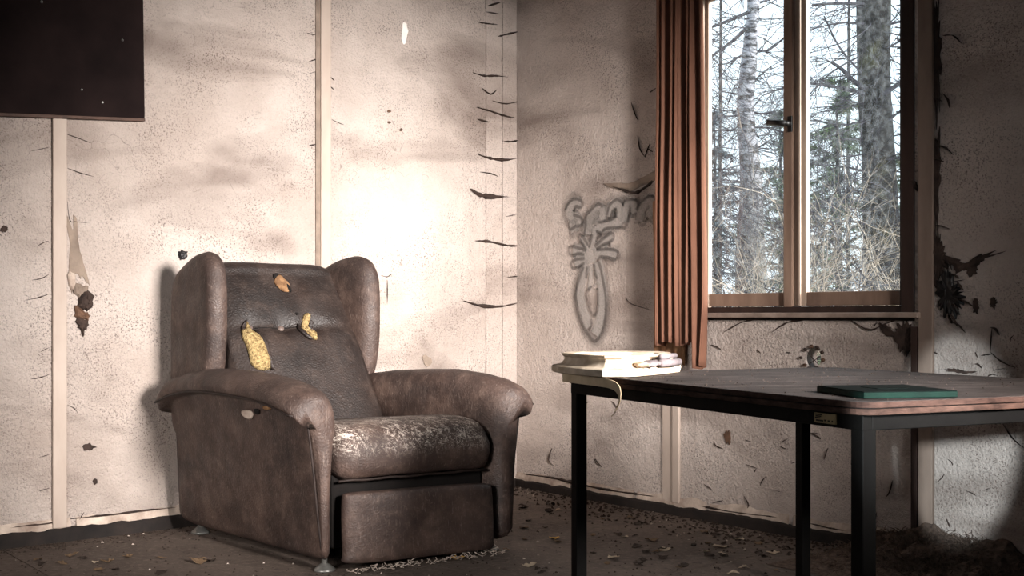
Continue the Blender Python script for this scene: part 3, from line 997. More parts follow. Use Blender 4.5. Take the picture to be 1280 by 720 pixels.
# ------------------------------------------------------------------ curtain
ct = tag(empty('curtain', Rw(1.15, 0.66, 0.08)), 'long rust-brown pleated curtain hanging beside the window', 'curtain')
cs0, cs1 = pxR(820, 300, .1)[0], pxR(880, 300, .1)[0]
HEM = [(0.0, 431), (0.10, 433), (0.16, 428), (0.3, 427), (0.5, 433), (0.66, 429), (0.72, 428), (0.75, 440), (0.78, 457), (0.88, 462), (1.0, 456)]


def curtain_sheet(s0, s1, off, amp, folds, zbot, ztop, name, mat, par, seed, n=150, m=46, taper=None):
    b = MB()
    for j in range(m+1):
        v = j/m
        for i in range(n+1):
            t = i/n
            zb = zbot(t)
            z = ztop+(zb-ztop)*v
            ph = folds*2*math.pi*t+0.9*math.sin(3.1*t+seed)+0.35*math.sin(2.2*v+seed)
            wob = mnoise.noise(Vector((t*4+seed, v*2.5, seed)))
            o = off+amp*(math.sin(ph)*0.75+0.35*math.sin(2.3*ph+1)*(.5+v*.5))+0.012*wob
            s = s0+(s1-s0)*t+0.008*math.sin(ph*.5+v*2)
            if taper: s += taper(t, v)
            b.v.append(Rw(s, z, o))
    for j in range(m):
        for i in range(n):
            q = j*(n+1)+i
            b.f.append((q, q+1, q+n+2, q+n+1))
    return b.build(name, M[mat], par, smooth=True, solid=0.003)


hemz = lambda t: pxR(820+60*t, interp(t, [a for a, _ in HEM], [c for _, c in HEM]), 0.08)[1]
curtain_sheet(cs0, cs1, 0.085, 0.028, 6.4, hemz, 2.44, 'drape', 'curtain', ct, 1.3,
              taper=lambda t, v: -0.012*v+(-0.02*(1-v)**2*t if t > .7 else 0)-(0.018*max(0, v-.85)/.15*max(0, t-.9)*10))
curtain_sheet(pxR(816, 440, .03)[0], pxR(858, 440, .03)[0], 0.033, 0.010, 3.2, lambda t: pxR(830, 457-8*math.sin(3*t), .03)[1], 1.4, 'back_piece', 'lining', ct, 4.0, 60, 20)
rod = MB().tube([Rw(0.85, 2.46, .085), Rw(2.6, 2.46, .085)], 0.012, 10)
rodo = tag(rod.build('curtain_rod', M['iron'], loc=Rw(1.7, 2.46, .085), smooth=True), 'black curtain rod above the window', 'curtain rod')
for s in (0.9, 2.55):
    MB().tube([Rw(s, 2.46, .085), Rw(s, 2.46, 0.0)], 0.008, 8).build('bracket', M['iron'], rodo)

# ------------------------------------------------------------------ dark board on the left wall
BO = 0.03
br = Vector(pxL(181, 148, BO)); bl = Vector(pxL(-60, 138.6, BO))
ux = (bl-br).normalized(); uy = Vector((ux.y, -ux.x))
if uy.y < 0: uy = -uy
bw, bh = (bl-br).length+.3, 0.86
bd = tag(empty('dark_board', Lw(*(br+ux*bw/2), 0)), 'dark brown blank board hanging crooked on the left wall', 'board')
corners = [br, br+ux*bw, br+ux*bw+uy*bh, br+uy*bh]
lean = (0.0, 0.0, 0.15*bh, 0.15*bh)       # the top leans out from the wall
b = MB().loft([[Lw(*q, 0.006+e) for q, e in zip(corners, lean)], [Lw(*q, BO+e) for q, e in zip(corners, lean)]])
b.build('panel', M['board'], bd, bevel=0.002)
b = MB()
b.loft([[Lw(*q, 0.004) for q in (br-uy*.012, br+ux*bw-uy*.012, br+ux*bw, br)], [Lw(*q, BO+.004) for q in (br-uy*.012, br+ux*bw-uy*.012, br+ux*bw, br)]])
b.build('bottom_edge', M['boardedge'], bd, bevel=0.002)
for (x, y) in [(102, 112), (128, 128), (153, 50), (52, 2)]:
    q = pxL(x, y, BO)
    e = 0.15*(Vector(q)-br).dot(uy)
    q = pxL(x, y, BO+e)
    MB().tube([Lw(*q, BO+e-.002), Lw(*q, BO+e+.004)], [0.006, 0.003], 8).build('nail_head', M['glide'], bd)

# ------------------------------------------------------------------ armchair
CA = Vector((-1.351, 4.637, 0))                 # rear foot of the left side
CG = Vector((math.cos(math.radians(32)), math.sin(math.radians(32)), 0))
CS = Vector((0.682, -0.731, 0))


def Cp(u, v, z):
    return CA+u*CG+v*CS+Vector((0, 0, z))


chair = tag(empty('wing_armchair', Cp(0.37, 0.5, 0)), 'torn dark brown leather wing armchair with worn seat', 'armchair')


def body(b, name, mat, par=None, **kw):
    return b.build(name, M[mat], par or chair, smooth=True, **kw)


def pillow(P, outline, thick, name, mat, par=None, n=5, prof=None, seed=0, lump=0.0):
    """cushion-like solid from a 2D outline; P(a, b, w) maps to the world, w from -1 to 1"""
    c2 = catmull([Vector((x, y, 0)) for x, y in outline], n, True)
    c = sum(c2, Vector())/len(c2)
    prof = prof or [(0.30, 1.0), (0.62, 0.97), (0.84, 0.86), (0.94, 0.66), (0.99, 0.35), (1.0, 0.0)]
    rings = []
    for s, w in prof: rings.append([P((c+(p-c)*s).x, (c+(p-c)*s).y, -w*thick) for p in c2])
    for s, w in reversed(prof[:-1]): rings.append([P((c+(p-c)*s).x, (c+(p-c)*s).y, w*thick) for p in c2])
    b = MB().loft(rings)
    if lump:
        for i, p in enumerate(b.v):
            b.v[i] = p+Vector((1, 1, 1))*lump*mnoise.noise(p*22+Vector((seed, 0, 0)))
    return body(b, name, mat, par)


# arms: profile (w outward, z) lofted front to back
def arm(side):
    def top(v):
        return interp(v, [0, .12, .3, .5, .75, .92, 1.04], [.575, .61, .645, .668, .675, .658, .625] if side == 'right' else [.615, .655, .680, .685, .675, .655, .625])

    def profile(v):
        Ht = top(v)
        k = 0.016 if side == 'left' else 0.0
        return [(k, .055), (k-.002, .25), (k*.6-.006, .42), (-.004, Ht-.10), (.004, Ht-.05), (.03, Ht-.012), (.075, Ht), (.12, Ht-.008), (.155, Ht-.03),
                (.172, Ht-.06), (.165, Ht-.083), (.14, Ht-.092), (.108, Ht-.10), (.096, Ht-.16), (.082, .36), (.066, .2), (.052, .09), (.046, .055)]

    def U(w):
        return 0.052-w

    def UV(w, v):
        return U(w) if side == 'left' else 0.545+0.147*v+w

    vs_ = [-.005, .02, .08, .16, .3, .45, .6, .75, .88, .96, 1.01, 1.035, 1.045]
    ins = [.03, .012, 0, 0, 0, 0, 0, 0, 0, 0, .004, .014, .03]
    rings = []
    piping, front = [], []
    for v, i_ in zip(vs_, ins):
        pr = [Vector((w, z, 0)) for w, z in profile(v)]
        c = Vector((0.06, 0.45, 0))
        q = []
        for p in pr:
            d = p-c
            q.append(p-Vector((math.copysign(min(i_, abs(d.x)*.6), d.x), math.copysign(min(i_, abs(d.y)*.6), d.y), 0)))
        cc = catmull(q, 3, True)
        rings.append([Cp(UV(p.x, v), v, p.y) for p in cc])
        if 0.02 <= v <= 1.01:
            piping.append(Cp(UV(profile(v)[10][0]+.001, v), v, profile(v)[10][1]-.003))
    o = body(MB().loft(rings), 'arm', 'leather')
    f = profile(1.02)
    front = [Cp(UV(w+.001, 1.026), 1.026, z) for w, z in f[10:]]
    pp = catmull(piping+front, 3)
    body(MB().tube(pp, 0.0045, 6), 'piping', 'piping', o)
    return o


arm_l = arm('left')
arm_r = arm('right')


def wing(side):
    out = [(-.02, .40), (.14, .44), (.27, .57), (.325, .65), (.348, .78), (.352, .90), (.350, 1.00), (.335, 1.085), (.285, 1.130), (.20, 1.132), (.10, 1.105), (.0, 1.055), (-.035, .96), (-.04, .70)]

    def P(v, z, w):
        lean = 0.035*(max(v, 0)/.35)**1.5
        if side == 'left': return Cp(0.004-lean*.6+w, v, z)
        return Cp(0.602+lean+w, v, z)
    o = pillow(P, out, 0.044, 'wing', 'leather', prof=[(0.30, 1.0), (0.65, 0.99), (0.84, 0.94), (0.92, 0.80), (0.975, 0.50), (1.0, 0.0)])
    # seam along the inner front edge
    return o


wing('left')
wing('right')

# backrest: front surface over (u, t), wrapped round the top
BU0, BU1 = 0.04, 0.590


def back_line(t):                       # centre line of the front face, t from seat (0) to top (1)
    return 0.52-0.40*t, 0.42+0.665*t     # v, z


BN = (CS*0.665+Vector((0, 0, 0.40))).normalized()


def back_pt(u, t, lift=0.0):
    v, z = back_line(t)
    return Cp(u, v, z)+BN*lift


def back_hit(px, py):
    d = ray(px, py)
    p0 = back_pt(0.3, 0.5)
    o = Vector((0, 0, H))
    k = BN.dot(p0-o)/BN.dot(d)
    p = o+d*k-CA
    t = (p.z-0.42)/0.665
    v = 0.52-0.40*t
    q = p-CS*v
    return q.dot(CG), t


BTN = [back_hit(315, 410), back_hit(351.5, 411), back_hit(385, 411)]


def back_lift(u, t):
    a = (u-BU0)/(BU1-BU0)
    e = max(0.0, 1-abs(2*a-1)**6)
    d = 0.030*e*(0.6+0.4*math.sin(math.pi*min(1, max(0, t))))
    for bu, bt in BTN:
        r2 = ((u-bu)/0.045)**2+((t-bt)/0.06)**2
        d -= 0.022*math.exp(-r2)
    d -= 0.010*math.exp(-((t-BTN[1][1])/0.022)**2)*e
    d += 0.006*mnoise.noise(Vector((u*6, t*5, 2)))
    return d


NU = 44
rings = []
for i in range(NU+1):
    a = i/NU
    u = BU0+(BU1-BU0)*a
    e = max(0.0, 1-abs(2*a-1)**10)
    ring = []
    for j in range(41):
        t = j/40*0.95
        ring.append(back_pt(u, t, back_lift(u, t)*(.3+.7*e)))
    vt, zt_ = back_line(0.95)
    r = 0.045
    for k in range(1, 9):
        an = math.pi*k/8*0.85
        ring.append(back_pt(u, .95, back_lift(u, .95)*(.3+.7*e))+CS*(-(1-math.cos(an))*0.05)+Vector((0, 0, (math.sin(an)*0.042*(0.55+.45*e)))))
    ring += [Cp(u, 0.03, .95), Cp(u, 0.0, .7), Cp(u, .0, .35), Cp(u, .45, .30)]
    rings.append(ring)
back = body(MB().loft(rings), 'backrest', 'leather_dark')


def back_patch(outline, thick, name, mat, seed, lump=0.004, lift=0.004):
    q = [back_hit(x, y) for x, y in outline]
    return pillow(lambda u, t, w: back_pt(u, t, back_lift(u, t)+lift+w), q, thick, name, mat, back, 4, [(0.3, 1.0), (0.6, 0.95), (0.85, 0.75), (1.0, 0.0)], seed, lump)


back_patch([(310, 402), (316, 414), (324, 428), (332, 446), (337, 466), (320, 466), (311, 446), (304, 426), (303, 415), (308, 412)], 0.016, 'exposed_foam', 'foam', 1)
back_patch([(374, 398), (380, 397), (381, 408), (383, 416), (390, 420), (389, 430), (384, 426), (376, 417), (373, 408)], 0.014, 'exposed_foam', 'foam', 2)
back_patch([(341, 349), (346, 347), (352, 352), (358, 362), (357, 369), (350, 370), (345, 366), (340, 357)], 0.007, 'torn_hole', 'foambrown', 3)
for k, o in enumerate([[(338, 347), (343, 346), (342, 351), (339, 352)], [(352, 357), (357, 362), (359, 370), (354, 366)]]):
    back_patch(o, 0.006, 'leather_shred', 'void', 5+k, 0.002, 0.006)
for k, o in enumerate([[(304, 409), (310, 402), (309, 412), (305, 416)], [(319, 414), (327, 424), (333, 440), (338, 458), (341, 468), (336, 464), (329, 444), (321, 426)],
                       [(381, 404), (386, 405), (387, 412), (383, 413)], [(368, 408), (376, 420), (384, 430), (377, 427), (369, 417)]]):
    back_patch(o, 0.007, 'torn_leather_lip', 'leather_dark', 9+k, 0.002, 0.008)
for bu, bt in BTN:
    p = back_pt(bu, bt, back_lift(bu, bt)+.004)
    rr = []
    a = CG; c = BN.cross(CG).normalized()
    for r, hgt in [(0.013, -0.006), (0.013, 0.002), (0.009, 0.006), (0.003, 0.008)]:
        rr.append([p+r*(math.cos(2*math.pi*k/14)*a+math.sin(2*math.pi*k/14)*c)+BN*hgt for k in range(14)])
    body(MB().loft(rr), 'button', 'button', back)
body(MB().tube([back_pt(u, BTN[1][1]+.002*math.sin(u*50), back_lift(u, BTN[1][1])+.001) for u in [BTN[0][0]+.02+i*(BTN[2][0]-BTN[0][0]-.05)/12 for i in range(13)]], 0.0018, 5), 'crease_thread', 'void', back)
p = back_hit(366, 397)
body(MB().tube([back_pt(p[0], p[1], back_lift(*p)+.002), back_pt(p[0], p[1], back_lift(*p)+.005)], [0.007, 0.004], 7), 'burn_hole', 'void', back)

# seat cushion
sec = [(.36, .33), (.36, .40), (.38, .455), (.46, .468), (.70, .492), (.86, .504), (.94, .500), (1.0, .478), (1.035, .43), (1.04, .375), (1.025, .325), (.98, .308), (.8, .306), (.5, .312)]
cc = catmull([Vector((v, z, 0)) for v, z in sec], 4, True)
cm = Vector((.72, .405, 0))
rings = []
us = [.062, .066, .078, .10, .14, .2, .3, .4, .5, .58, .63, .66, .676, .686, .690]
for u in us:
    e = min(u-.062, .690-u)
    ins = 0.035*(1-min(1, e/.05))**2
    ring = []
    for p in cc:
        d = p-cm
        q = p-Vector((math.copysign(min(abs(d.x), ins), d.x), math.copysign(min(abs(d.y)*.8, ins), d.y), 0))
        bulge = 0.006*math.sin(math.pi*(u-.06)/.63)
        dz = 0.004*mnoise.noise(Vector((u*9, q.x*9, 3)))
        ring.append(Cp(.062+(u-.062)*(1-.17*(1.04-q.x)), q.x+bulge, q.y+dz+bulge))
    rings.append(ring)
seat = body(MB().loft(rings), 'seat_cushion', 'leather_seat')
# hanging seam under the cushion
body(MB().tube([Cp(.075+.6*i/12, 1.005, .308+.002*math.sin(i*2.0)) for i in range(13)], 0.005, 6), 'seam', 'piping', seat)

# footrest panel
P = lambda u, z, w: Cp(u, 1.035+w-(z-.15)*.05, z)
foot = pillow(P, [(.078, .030), (.2, .022), (.38, .020), (.54, .018), (.658, .020), (.668, .06), (.670, .14), (.668, .235), (.65, .260), (.54, .266), (.38, .268), (.2, .270), (.095, .270), (.076, .25), (.072, .14), (.073, .06)], 0.026, 'footrest', 'leather',
              prof=[(0.4, 1.0), (0.80, 1.0), (0.95, 0.92), (0.985, 0.6), (1.0, 0.0)], n=3)
# dark inner box
b = MB()
b.loft([[Cp(u, v, z) for u, v in ((.07, .03), (.56, .03), (.68, .97), (.07, .97))] for z in (.07, .33)])
b.build('seat_base', M['void'], chair, bevel=0.01)
# chip of light stuffing on the left arm side
w0 = lambda z: interp(z, [.055, .2, .36, .5, .58], [.046, .066, .082, .096, .108])


def side_hit(px, py):
    o = Vector((0, 0, H)); d = ray(px, py)
    best = None
    for k in range(3000):
        p = o+d*(3.4+k*0.0006)-CA
        # coordinates in the skewed frame
        det = CG.x*CS.y-CG.y*CS.x
        u = (p.x*CS.y-p.y*CS.x)/det
        v = (CG.x*p.y-CG.y*p.x)/det
        if u > 0.052-w0(p.z): return v, p.z
    return 0.5, 0.5


for k, (o, mt, th) in enumerate([([(303, 513), (310, 512), (317, 516), (315, 524), (308, 523), (303, 518)], 'paper', .004),
                                 ([(329, 508), (336, 506), (341, 510), (334, 513)], 'foambrown', .004), ([(318, 511), (325, 512), (324, 518), (319, 517)], 'void', .004)]):
    q = [side_hit(x, y) for x, y in o]
    pillow(lambda v, z, w: Cp(0.050-w0(z)-w, v, z), q, th, 'torn_spot', mt, arm_l, 3, [(0.3, 1.0), (0.7, 0.8), (1.0, 0.0)], k, 0.002)
# legs with round glides
for u, v in ((.035, .985), (.05, .06), (.70, .985), (.60, .06)):
    lg = MB(); g = MB()
    c = Cp(u, v, 0)
    ring = lambda r, z: [c+Vector((r*math.cos(2*math.pi*k/18), r*math.sin(2*math.pi*k/18), z)) for k in range(18)]
    lg.loft([ring(.011, .025), ring(.010, .045), ring(.016, .06), ring(.018, .085)])
    o = body(lg, 'leg', 'glide')
    g.loft([ring(.036, 0.0), ring(.038, .004), ring(.036, .008), ring(.024, .018), ring(.013, .026), ring(.010, .028)])
    body(g, 'glide', 'glide', o)
# loose dust threads under the footrest
tw = MB()
r = random.Random(3)
for i in range(70):
    p = Cp(.08+.62*r.random(), 1.055+.05*r.random(), 0.004)
    q = [p]
    for k in range(4):
        q.append(q[-1]+Vector((r.uniform(-.014, .014), r.uniform(-.012, .012), r.uniform(-.002, .008))))
        q[-1].z = max(q[-1].z, 0.003)
    tw.tube(q, 0.0016, 3)
tag(tw.build('lint_threads', M['chip'], loc=Cp(.4, 1.08, 0)), 'wispy grey lint threads on the floor along the footrest', 'lint', kind='stuff')

# ------------------------------------------------------------------ table
TH = 0.714
TN = Vector((0.679, 2.203, 0))
TE = Vector((-0.421, 0.907, 0))          # along the long front edge, from the near corner to the far left corner
TP = Vector((0.907, 0.421, 0))           # across
TLEN, TWID = 1.25, 0.99
TE, TP = TE.normalized(), TP.normalized()


def Tp(a, c, z):
    return TN+TE*a+TP*c+Vector((0, 0, z))


table = tag(empty('table', Tp(TLEN/2, TWID/2, 0)), 'worn dark wooden table on black square steel legs', 'table')


def rrect(a0, a1, c0, c1, r, z):
    out = []
    for (ca, cc_, s) in ((a0+r, c0+r, 180), (a1-r, c0+r, 270), (a1-r, c1-r, 0), (a0+r, c1-r, 90)):
        for k in range(7):
            t = math.radians(s+90*k/6)
            out.append(Tp(ca+r*math.cos(t), cc_+r*math.sin(t), z))
    return out


MB().loft([rrect(0, TLEN, 0, TWID, .045, z) for z in (TH-.0125, TH-.001)]).build('upper_board_edge', M['plyedge'], table, bevel=0.001)
MB().loft([rrect(.001, TLEN-.001, .001, TWID-.001, .045, z) for z in (TH-.0012, TH)]).build('tabletop', M['tabletop'], table)
MB().loft([rrect(-.002, TLEN+.002, -.002, TWID+.002, .047, z) for z in (TH-.0265, TH-.0145)]).build('lower_board', M['plywood'], table, bevel=0.002)
MB().loft([rrect(.006, TLEN-.006, .006, TWID-.006, .04, z) for z in (TH-.0150, TH-.0120)]).build('board_gap', M['void'], table)
fa0, fa1, fc0, fc1 = .016, TLEN-.012, .016, .872
zt0, zt1 = TH-.027-.031, TH-.0267
for (a, c, ha, hc) in (((fa0+fa1)/2, fc0+.012, (fa1-fa0)/2, .012), ((fa0+fa1)/2, fc1-.012, (fa1-fa0)/2, .012), (fa0+.012, (fc0+fc1)/2, .012, (fc1-fc0)/2-.024), (fa1-.012, (fc0+fc1)/2, .012, (fc1-fc0)/2-.024)):
    MB().box(Tp(a, c, (zt0+zt1)/2), TE*ha, TP*hc, Z3*(zt1-zt0)/2).build('frame_rail', M['steel'], table, bevel=0.002)
for (a, c) in ((fa0+.018, fc0+.018), (fa1-.018, fc0+.018), (fa0+.018, fc1-.018), (fa1-.018, fc1-.018)):
    lg = MB().box(Tp(a, c, zt1/2), TE*.0175, TP*.0175, Z3*zt1/2).build('leg', M['steel'], table, bevel=0.003)
    MB().box(Tp(a, c, .006), TE*.020, TP*.020, Z3*.006).build('foot_cap', M['void'], lg, bevel=0.003)
# label plate on the front rail
d0 = Tp(0.17, fc0-.0015, zt1-.017)


def rail_hit(px, py):
    o = Vector((0, 0, H)); d = ray(px, py)
    k = TP.dot(Tp(0, fc0-.001, 0)-o)/TP.dot(d)
    p = o+d*k
    return (p-TN).dot(TE), p.z


(pa1, pz1), (pa0, pz0) = rail_hit(1019, 515), rail_hit(1046, 531)
pz0 = max(pz0, zt0+.002)
pl = MB().box(Tp((pa0+pa1)/2, fc0-.002, (pz0+pz1)/2), TE*(pa1-pa0)/2, TP*.002, Z3*(pz1-pz0)/2).build('label_plate', M['plate'], table, bevel=0.001)
for k, (x0, x1, zz) in enumerate([(.62, .94, .82), (.66, .92, .66), (.70, .95, .50), (.42, .52, .30), (.26, .36, .28), (.56, .9, .24), (.12, .18, .28)]):
    MB().box(Tp(pa0+(pa1-pa0)*(x0+x1)/2, fc0-.0042, pz0+(pz1-pz0)*zz), TE*(pa1-pa0)*(x1-x0)/2, TP*.0003, Z3*(.0012 if k < 3 else .0018)).build('print_mark', M['ink'], pl)
# peeled edge band curling off the front edge
cen = [Tp(TLEN+.0, -.004, TH-.012), Tp(TLEN-.10, -.006, TH-.013), Tp(TLEN-.22, -.007, TH-.014), Tp(TLEN-.30, -.010, TH-.017), Tp(TLEN-.345, -.016, TH-.030), Tp(TLEN-.36, -.022, TH-.055), Tp(TLEN-.345, -.026, TH-.082), Tp(TLEN-.325, -.024, TH-.098)]
cen = catmull(cen, 6)
rings = []
for i, p in enumerate(cen):
    t = (cen[min(i+1, len(cen)-1)]-cen[max(i-1, 0)]).normalized()
    side = TP.cross(t).normalized()
    u = i/(len(cen)-1)
    w = .012*(1-.55*max(0, u-.6)/.4)
    tw_ = (TP*math.sin(1.2*max(0, u-.55)/.45)*.8+side*math.cos(1.0*max(0, u-.55)/.45)).normalized()
    nn = t.cross(tw_).normalized()
    rings.append([p+tw_*w+nn*.001, p-tw_*w+nn*.001, p-tw_*w-nn*.001, p+tw_*w-nn*.001])
MB().loft(rings).build('peeled_edge_band', M['strip'], table, smooth=False)
# grit on the tabletop
r = random.Random(11)
gb = MB()
for i in range(420):
    a, c = r.uniform(.03, TLEN-.03), r.uniform(.03, TWID-.03)
    s = r.uniform(.0012, .004)
    p = Tp(a, c, TH)
    gb.add([p+Vector((s*r.uniform(-1, 1), s*r.uniform(-1, 1), 0)) for _ in range(3)]+[p+Vector((0, 0, s*.9))], [(0, 1, 2), (0, 1, 3), (1, 2, 3), (2, 0, 3)])
tag(gb.build('grit', M['crumb'], loc=Tp(.6, .5, TH)), 'fine dark grit strewn over the tabletop', 'grit', kind='stuff')

# green slab near the front corner
near, lef, rig = Vector((.710, 2.292, 0)), Vector((.672, 2.507, 0)), Vector((.917, 2.336, 0))
far = lef+rig-near
gs = tag(empty('green_slab', (near+far)/2+Z3*TH), 'thin dark green slab lying on the near table corner', 'slab')


def quad_loft(pts, z0, z1, k0=0.0):
    c = sum(pts, Vector())/4
    return [[p+(c-p)*k0+Z3*z for p in pts] for z in (z0, z1)]


MB().loft(quad_loft([near, rig, far, lef], TH+.0005, TH+.013)).build('slab_body', M['greenedge'], gs, bevel=0.002)
MB().loft(quad_loft([near, rig, far, lef], TH+.013, TH+.0145, 0.012)).build('top_face', M['green'], gs)
q = [near.lerp(far, .5)+(p-near.lerp(far, .5))*.35 for p in (near, rig, far, lef)]
MB().loft(quad_loft(q, TH+.0145, TH+.016)).build('dirt_spot', M['green'], gs, bevel=0.003)

# plaster moulding on the far left corner
pm = tag(empty('plaster_moulding', Vector((.31, 3.35, TH))), 'chipped dirty white plaster moulding with a hollow top on the table', 'moulding')
base_o = [(.245, 3.085), (.195, 3.17), (.135, 3.32), (.118, 3.41), (.15, 3.52), (.25, 3.60), (.40, 3.60), (.49, 3.53), (.512, 3.44), (.500, 3.37), (.43, 3.24), (.345, 3.11), (.30, 3.075)]
oc = Vector((.31, 3.35, 0))
ol = []
for i_, (x, y) in enumerate(base_o):
    q_ = Vector((*base_o[(i_+1) % len(base_o)], 0)); p_ = Vector((x, y, 0))
    ol += [p_, p_.lerp(q_, .06), p_.lerp(q_, .5), p_.lerp(q_, .94)]


def pm_ring(s, z, wob=0.0):
    return [oc+(p-oc)*(s+wob*mnoise.noise(p*14))+Z3*(TH+z) for p in ol]


MB().loft([pm_ring(.95, .0005), pm_ring(.985, .003), pm_ring(1.0, .012), pm_ring(.995, .020), pm_ring(.97, .024), pm_ring(.80, .026)]).build('base', M['plaster'], pm, auto=40)
b = MB()
b.loft([pm_ring(.90, .024), pm_ring(.84, .030), pm_ring(.80, .040), pm_ring(.80, .048), pm_ring(.835, .052), pm_ring(.835, .058, .02), pm_ring(.80, .060, .02), pm_ring(.70, .056), pm_ring(.66, .034), pm_ring(.4, .030)], cap=False)
b.build('rim', M['plaster'], pm, auto=50)
MB().loft([pm_ring(.67, .026), pm_ring(.66, .0335)]).build('hollow_floor', M['plasterdirt'], pm)
for k, (x, y, z, s) in enumerate([(.425, 3.25, .042, .018), (.450, 3.28, .048, .014), (.41, 3.225, .036, .016), (.36, 3.14, .034, .016), (.385, 3.17, .036, .018)]):
    rr = random.Random(k)
    b = MB()
    bmx = bmesh.new(); bmesh.ops.create_icosphere(bmx, subdivisions=2, radius=s)
    b.add([Vector((x, y, TH+z))+Vector((v.co.x*1.3, v.co.y*1.3, v.co.z*.55))*(1+.5*mnoise.noise(v.co*60+Vector((k, 0, 0)))) for v in bmx.verts], [tuple(v.index for v in f.verts) for f in bmx.faces])
    bmx.free()
    b.build('broken_lump', M['plaster' if k % 2 else 'plastergrey'], pm)
MB().tube([Vector((.42, 3.205, TH+.035)), Vector((.485, 3.305, TH+.035))], .011, 10).build('broken_core', M['plastergrey'], pm, smooth=True)
MB().tube([Vector((.42, 3.21, TH+.053)), Vector((.475, 3.31, TH+.053))], .008, 10).build('broken_core', M['plastergrey'], pm, smooth=True)

# ------------------------------------------------------------------ litter on the floor
LEAFS = []
for k in range(8):
    r = random.Random(100+k)
    b = MB()
    n, m = 7, 4
    lob = [0.12, .55, .9, 1.0, .8, .95, .5, .08]
    for i in range(n+1):
        x = -0.5+i/n
        w = lob[i]*(0.32+.1*r.random())
        for j in range(m+1):
            y = (j/m-.5)*2*w*(1+.25*r.uniform(-1, 1))
            z = 0.10+0.55*(y*y)*r.uniform(.4, 1.4)+.10*math.sin(x*5+k)+.08*r.random()
            b.v.append(Vector((x, y, max(0.012, z))))
    for i in range(n):
        for j in range(m):
            q = i*(m+1)+j
            b.f.append((q, q+1, q+m+2, q+m+1))
    me_o = b.build('leaf_source', M['leaf'], fix=False, solid=0.03)
    LEAFS.append(me_o)
LM = {}


def leaf(p, size, mat, label, group, name='dry_leaf', cat='leaf', k=None, r=RNG, tilt=0.25):
    k = r.randrange(8) if k is None else k
    key = (k, mat)
    if key not in LM:
        me = LEAFS[k].data.copy(); me.materials.clear(); me.materials.append(M[mat]); LM[key] = me
    o = bpy.data.objects.new(name, LM[key]); COL.objects.link(o)
    o.location = p
    o.rotation_euler = (0, 0, r.uniform(0, 6.28))
    o.scale = (size, size, size*r.uniform(.6, 1.1))
    md = o.modifiers.new('solid', 'SOLIDIFY'); md.thickness = 0.02; md.offset = 1
    tag(o, label, cat, group)
    return o


SPEC = [
    ((693, 674), .055, 'leafyellow', 'yellow curled leaf on the floor just left of the far table leg'),
    ((662, 708), .052, 'leafpale', 'white crumpled flake on the floor right of the footrest'),
    ((767, 698), .055, 'leafpale', 'pale round leaf right of the far table leg'),
    ((966, 692), .05, 'leafpale', 'white torn scrap on the floor behind the table'),
    ((572, 699), .05, 'leafyellow', 'tan leaf lying under the footrest edge'),
    ((248, 703), .075, 'leaf', 'crumpled tan leaf clump in front of the armchair side'),
    ((262, 702), .05, 'leafdark', 'dark leaf touching the tan clump by the armchair side'),
    ((815, 676), .06, 'leaf', 'grey brown curled leaf under the table top left part'),
    ((900, 684), .06, 'leafpale', 'long pale curled leaf under the middle of the table'),
    ((655, 660), .045, 'leaf', 'small brown leaf on the floor by the room corner'),
    ((688, 632), .055, 'leafdark', 'dark leaf near the window wall baseboard by the table leg'),
]
for (q, s, mt, lb) in SPEC:
    leaf(on_floor(*q), s, mt, lb, None)
r = random.Random(21)
regions = [((620, 620), (700, 718), 14), ((735, 640), (985, 718), 42), ((5, 695), (220, 718), 12), ((1010, 680), (1070, 718), 7)]
for (x0, y0), (x1, y1), n in regions:
    for i in range(n):
        x, y = r.uniform(x0, x1), r.uniform(y0, y1)
        if x > 640 and y < 607+.2*(x-645)+10: y = 607+.2*(x-645)+12
        p = on_floor(x, y)
        mt = r.choice(['leafdark', 'leafdark', 'leaf', 'leafdark', 'leafpale', 'leaf'])
        size = r.uniform(.022, .05)
        leaf(p, size, mt, {'leafdark': 'small dark shrivelled leaf lying on the dirty floor', 'leaf': 'small brown dry leaf lying on the dirty floor', 'leafpale': 'small pale dry leaf lying on the dirty floor'}[mt],
             {'leafdark': 'dark leaves on the floor', 'leaf': 'brown leaves on the floor', 'leafpale': 'pale leaves on the floor'}[mt], r=r)
for o in LEAFS: bpy.data.objects.remove(o)

cr = MB(); ch = MB()
r = random.Random(5)


def shard(b, p, s):
    b.add([p+Vector((s*math.cos(t)*r.uniform(.5, 1.2), s*math.sin(t)*r.uniform(.5, 1.2), 0)) for t in (0.3, 2.2, 4.4)]+[p+Vector((0, 0, s*r.uniform(.25, .9)))], [(0, 1, 2), (0, 1, 3), (1, 2, 3), (2, 0, 3)])


for i in range(900):
    a = r.uniform(0.0, 3.2); o = 0.03+abs(r.gauss(0, .09))
    shard(cr, Lw(a, 0.0005, o), r.uniform(.003, .010))
for i in range(1200):
    a = r.uniform(0.0, 2.9); o = 0.03+abs(r.gauss(0, .14))
    shard(cr, Rw(a, 0.0005, o), r.uniform(.003, .014))
for i in range(1100):
    shard(cr, on_floor(r.uniform(0, 1280), r.uniform(640, 740), .0005), r.uniform(.002, .008)) if True else None
for i in range(45):
    shard(ch, on_floor(r.uniform(0, 700), r.uniform(655, 730), .0005), r.uniform(.003, .009))
for i in range(90):
    shard(ch, Rw(r.uniform(0, 2.6), .0005, .03+abs(r.gauss(0, .25))), r.uniform(.003, .009))
for i in range(30):
    shard(ch, Lw(r.uniform(0, 2.9), .0005, .03+abs(r.gauss(0, .12))), r.uniform(.003, .009))
tag(cr.build('dirt_crumbs', M['crumb'], floor), kind='stuff')
tag(ch.build('paint_chips', M['chip'], floor), kind='stuff')

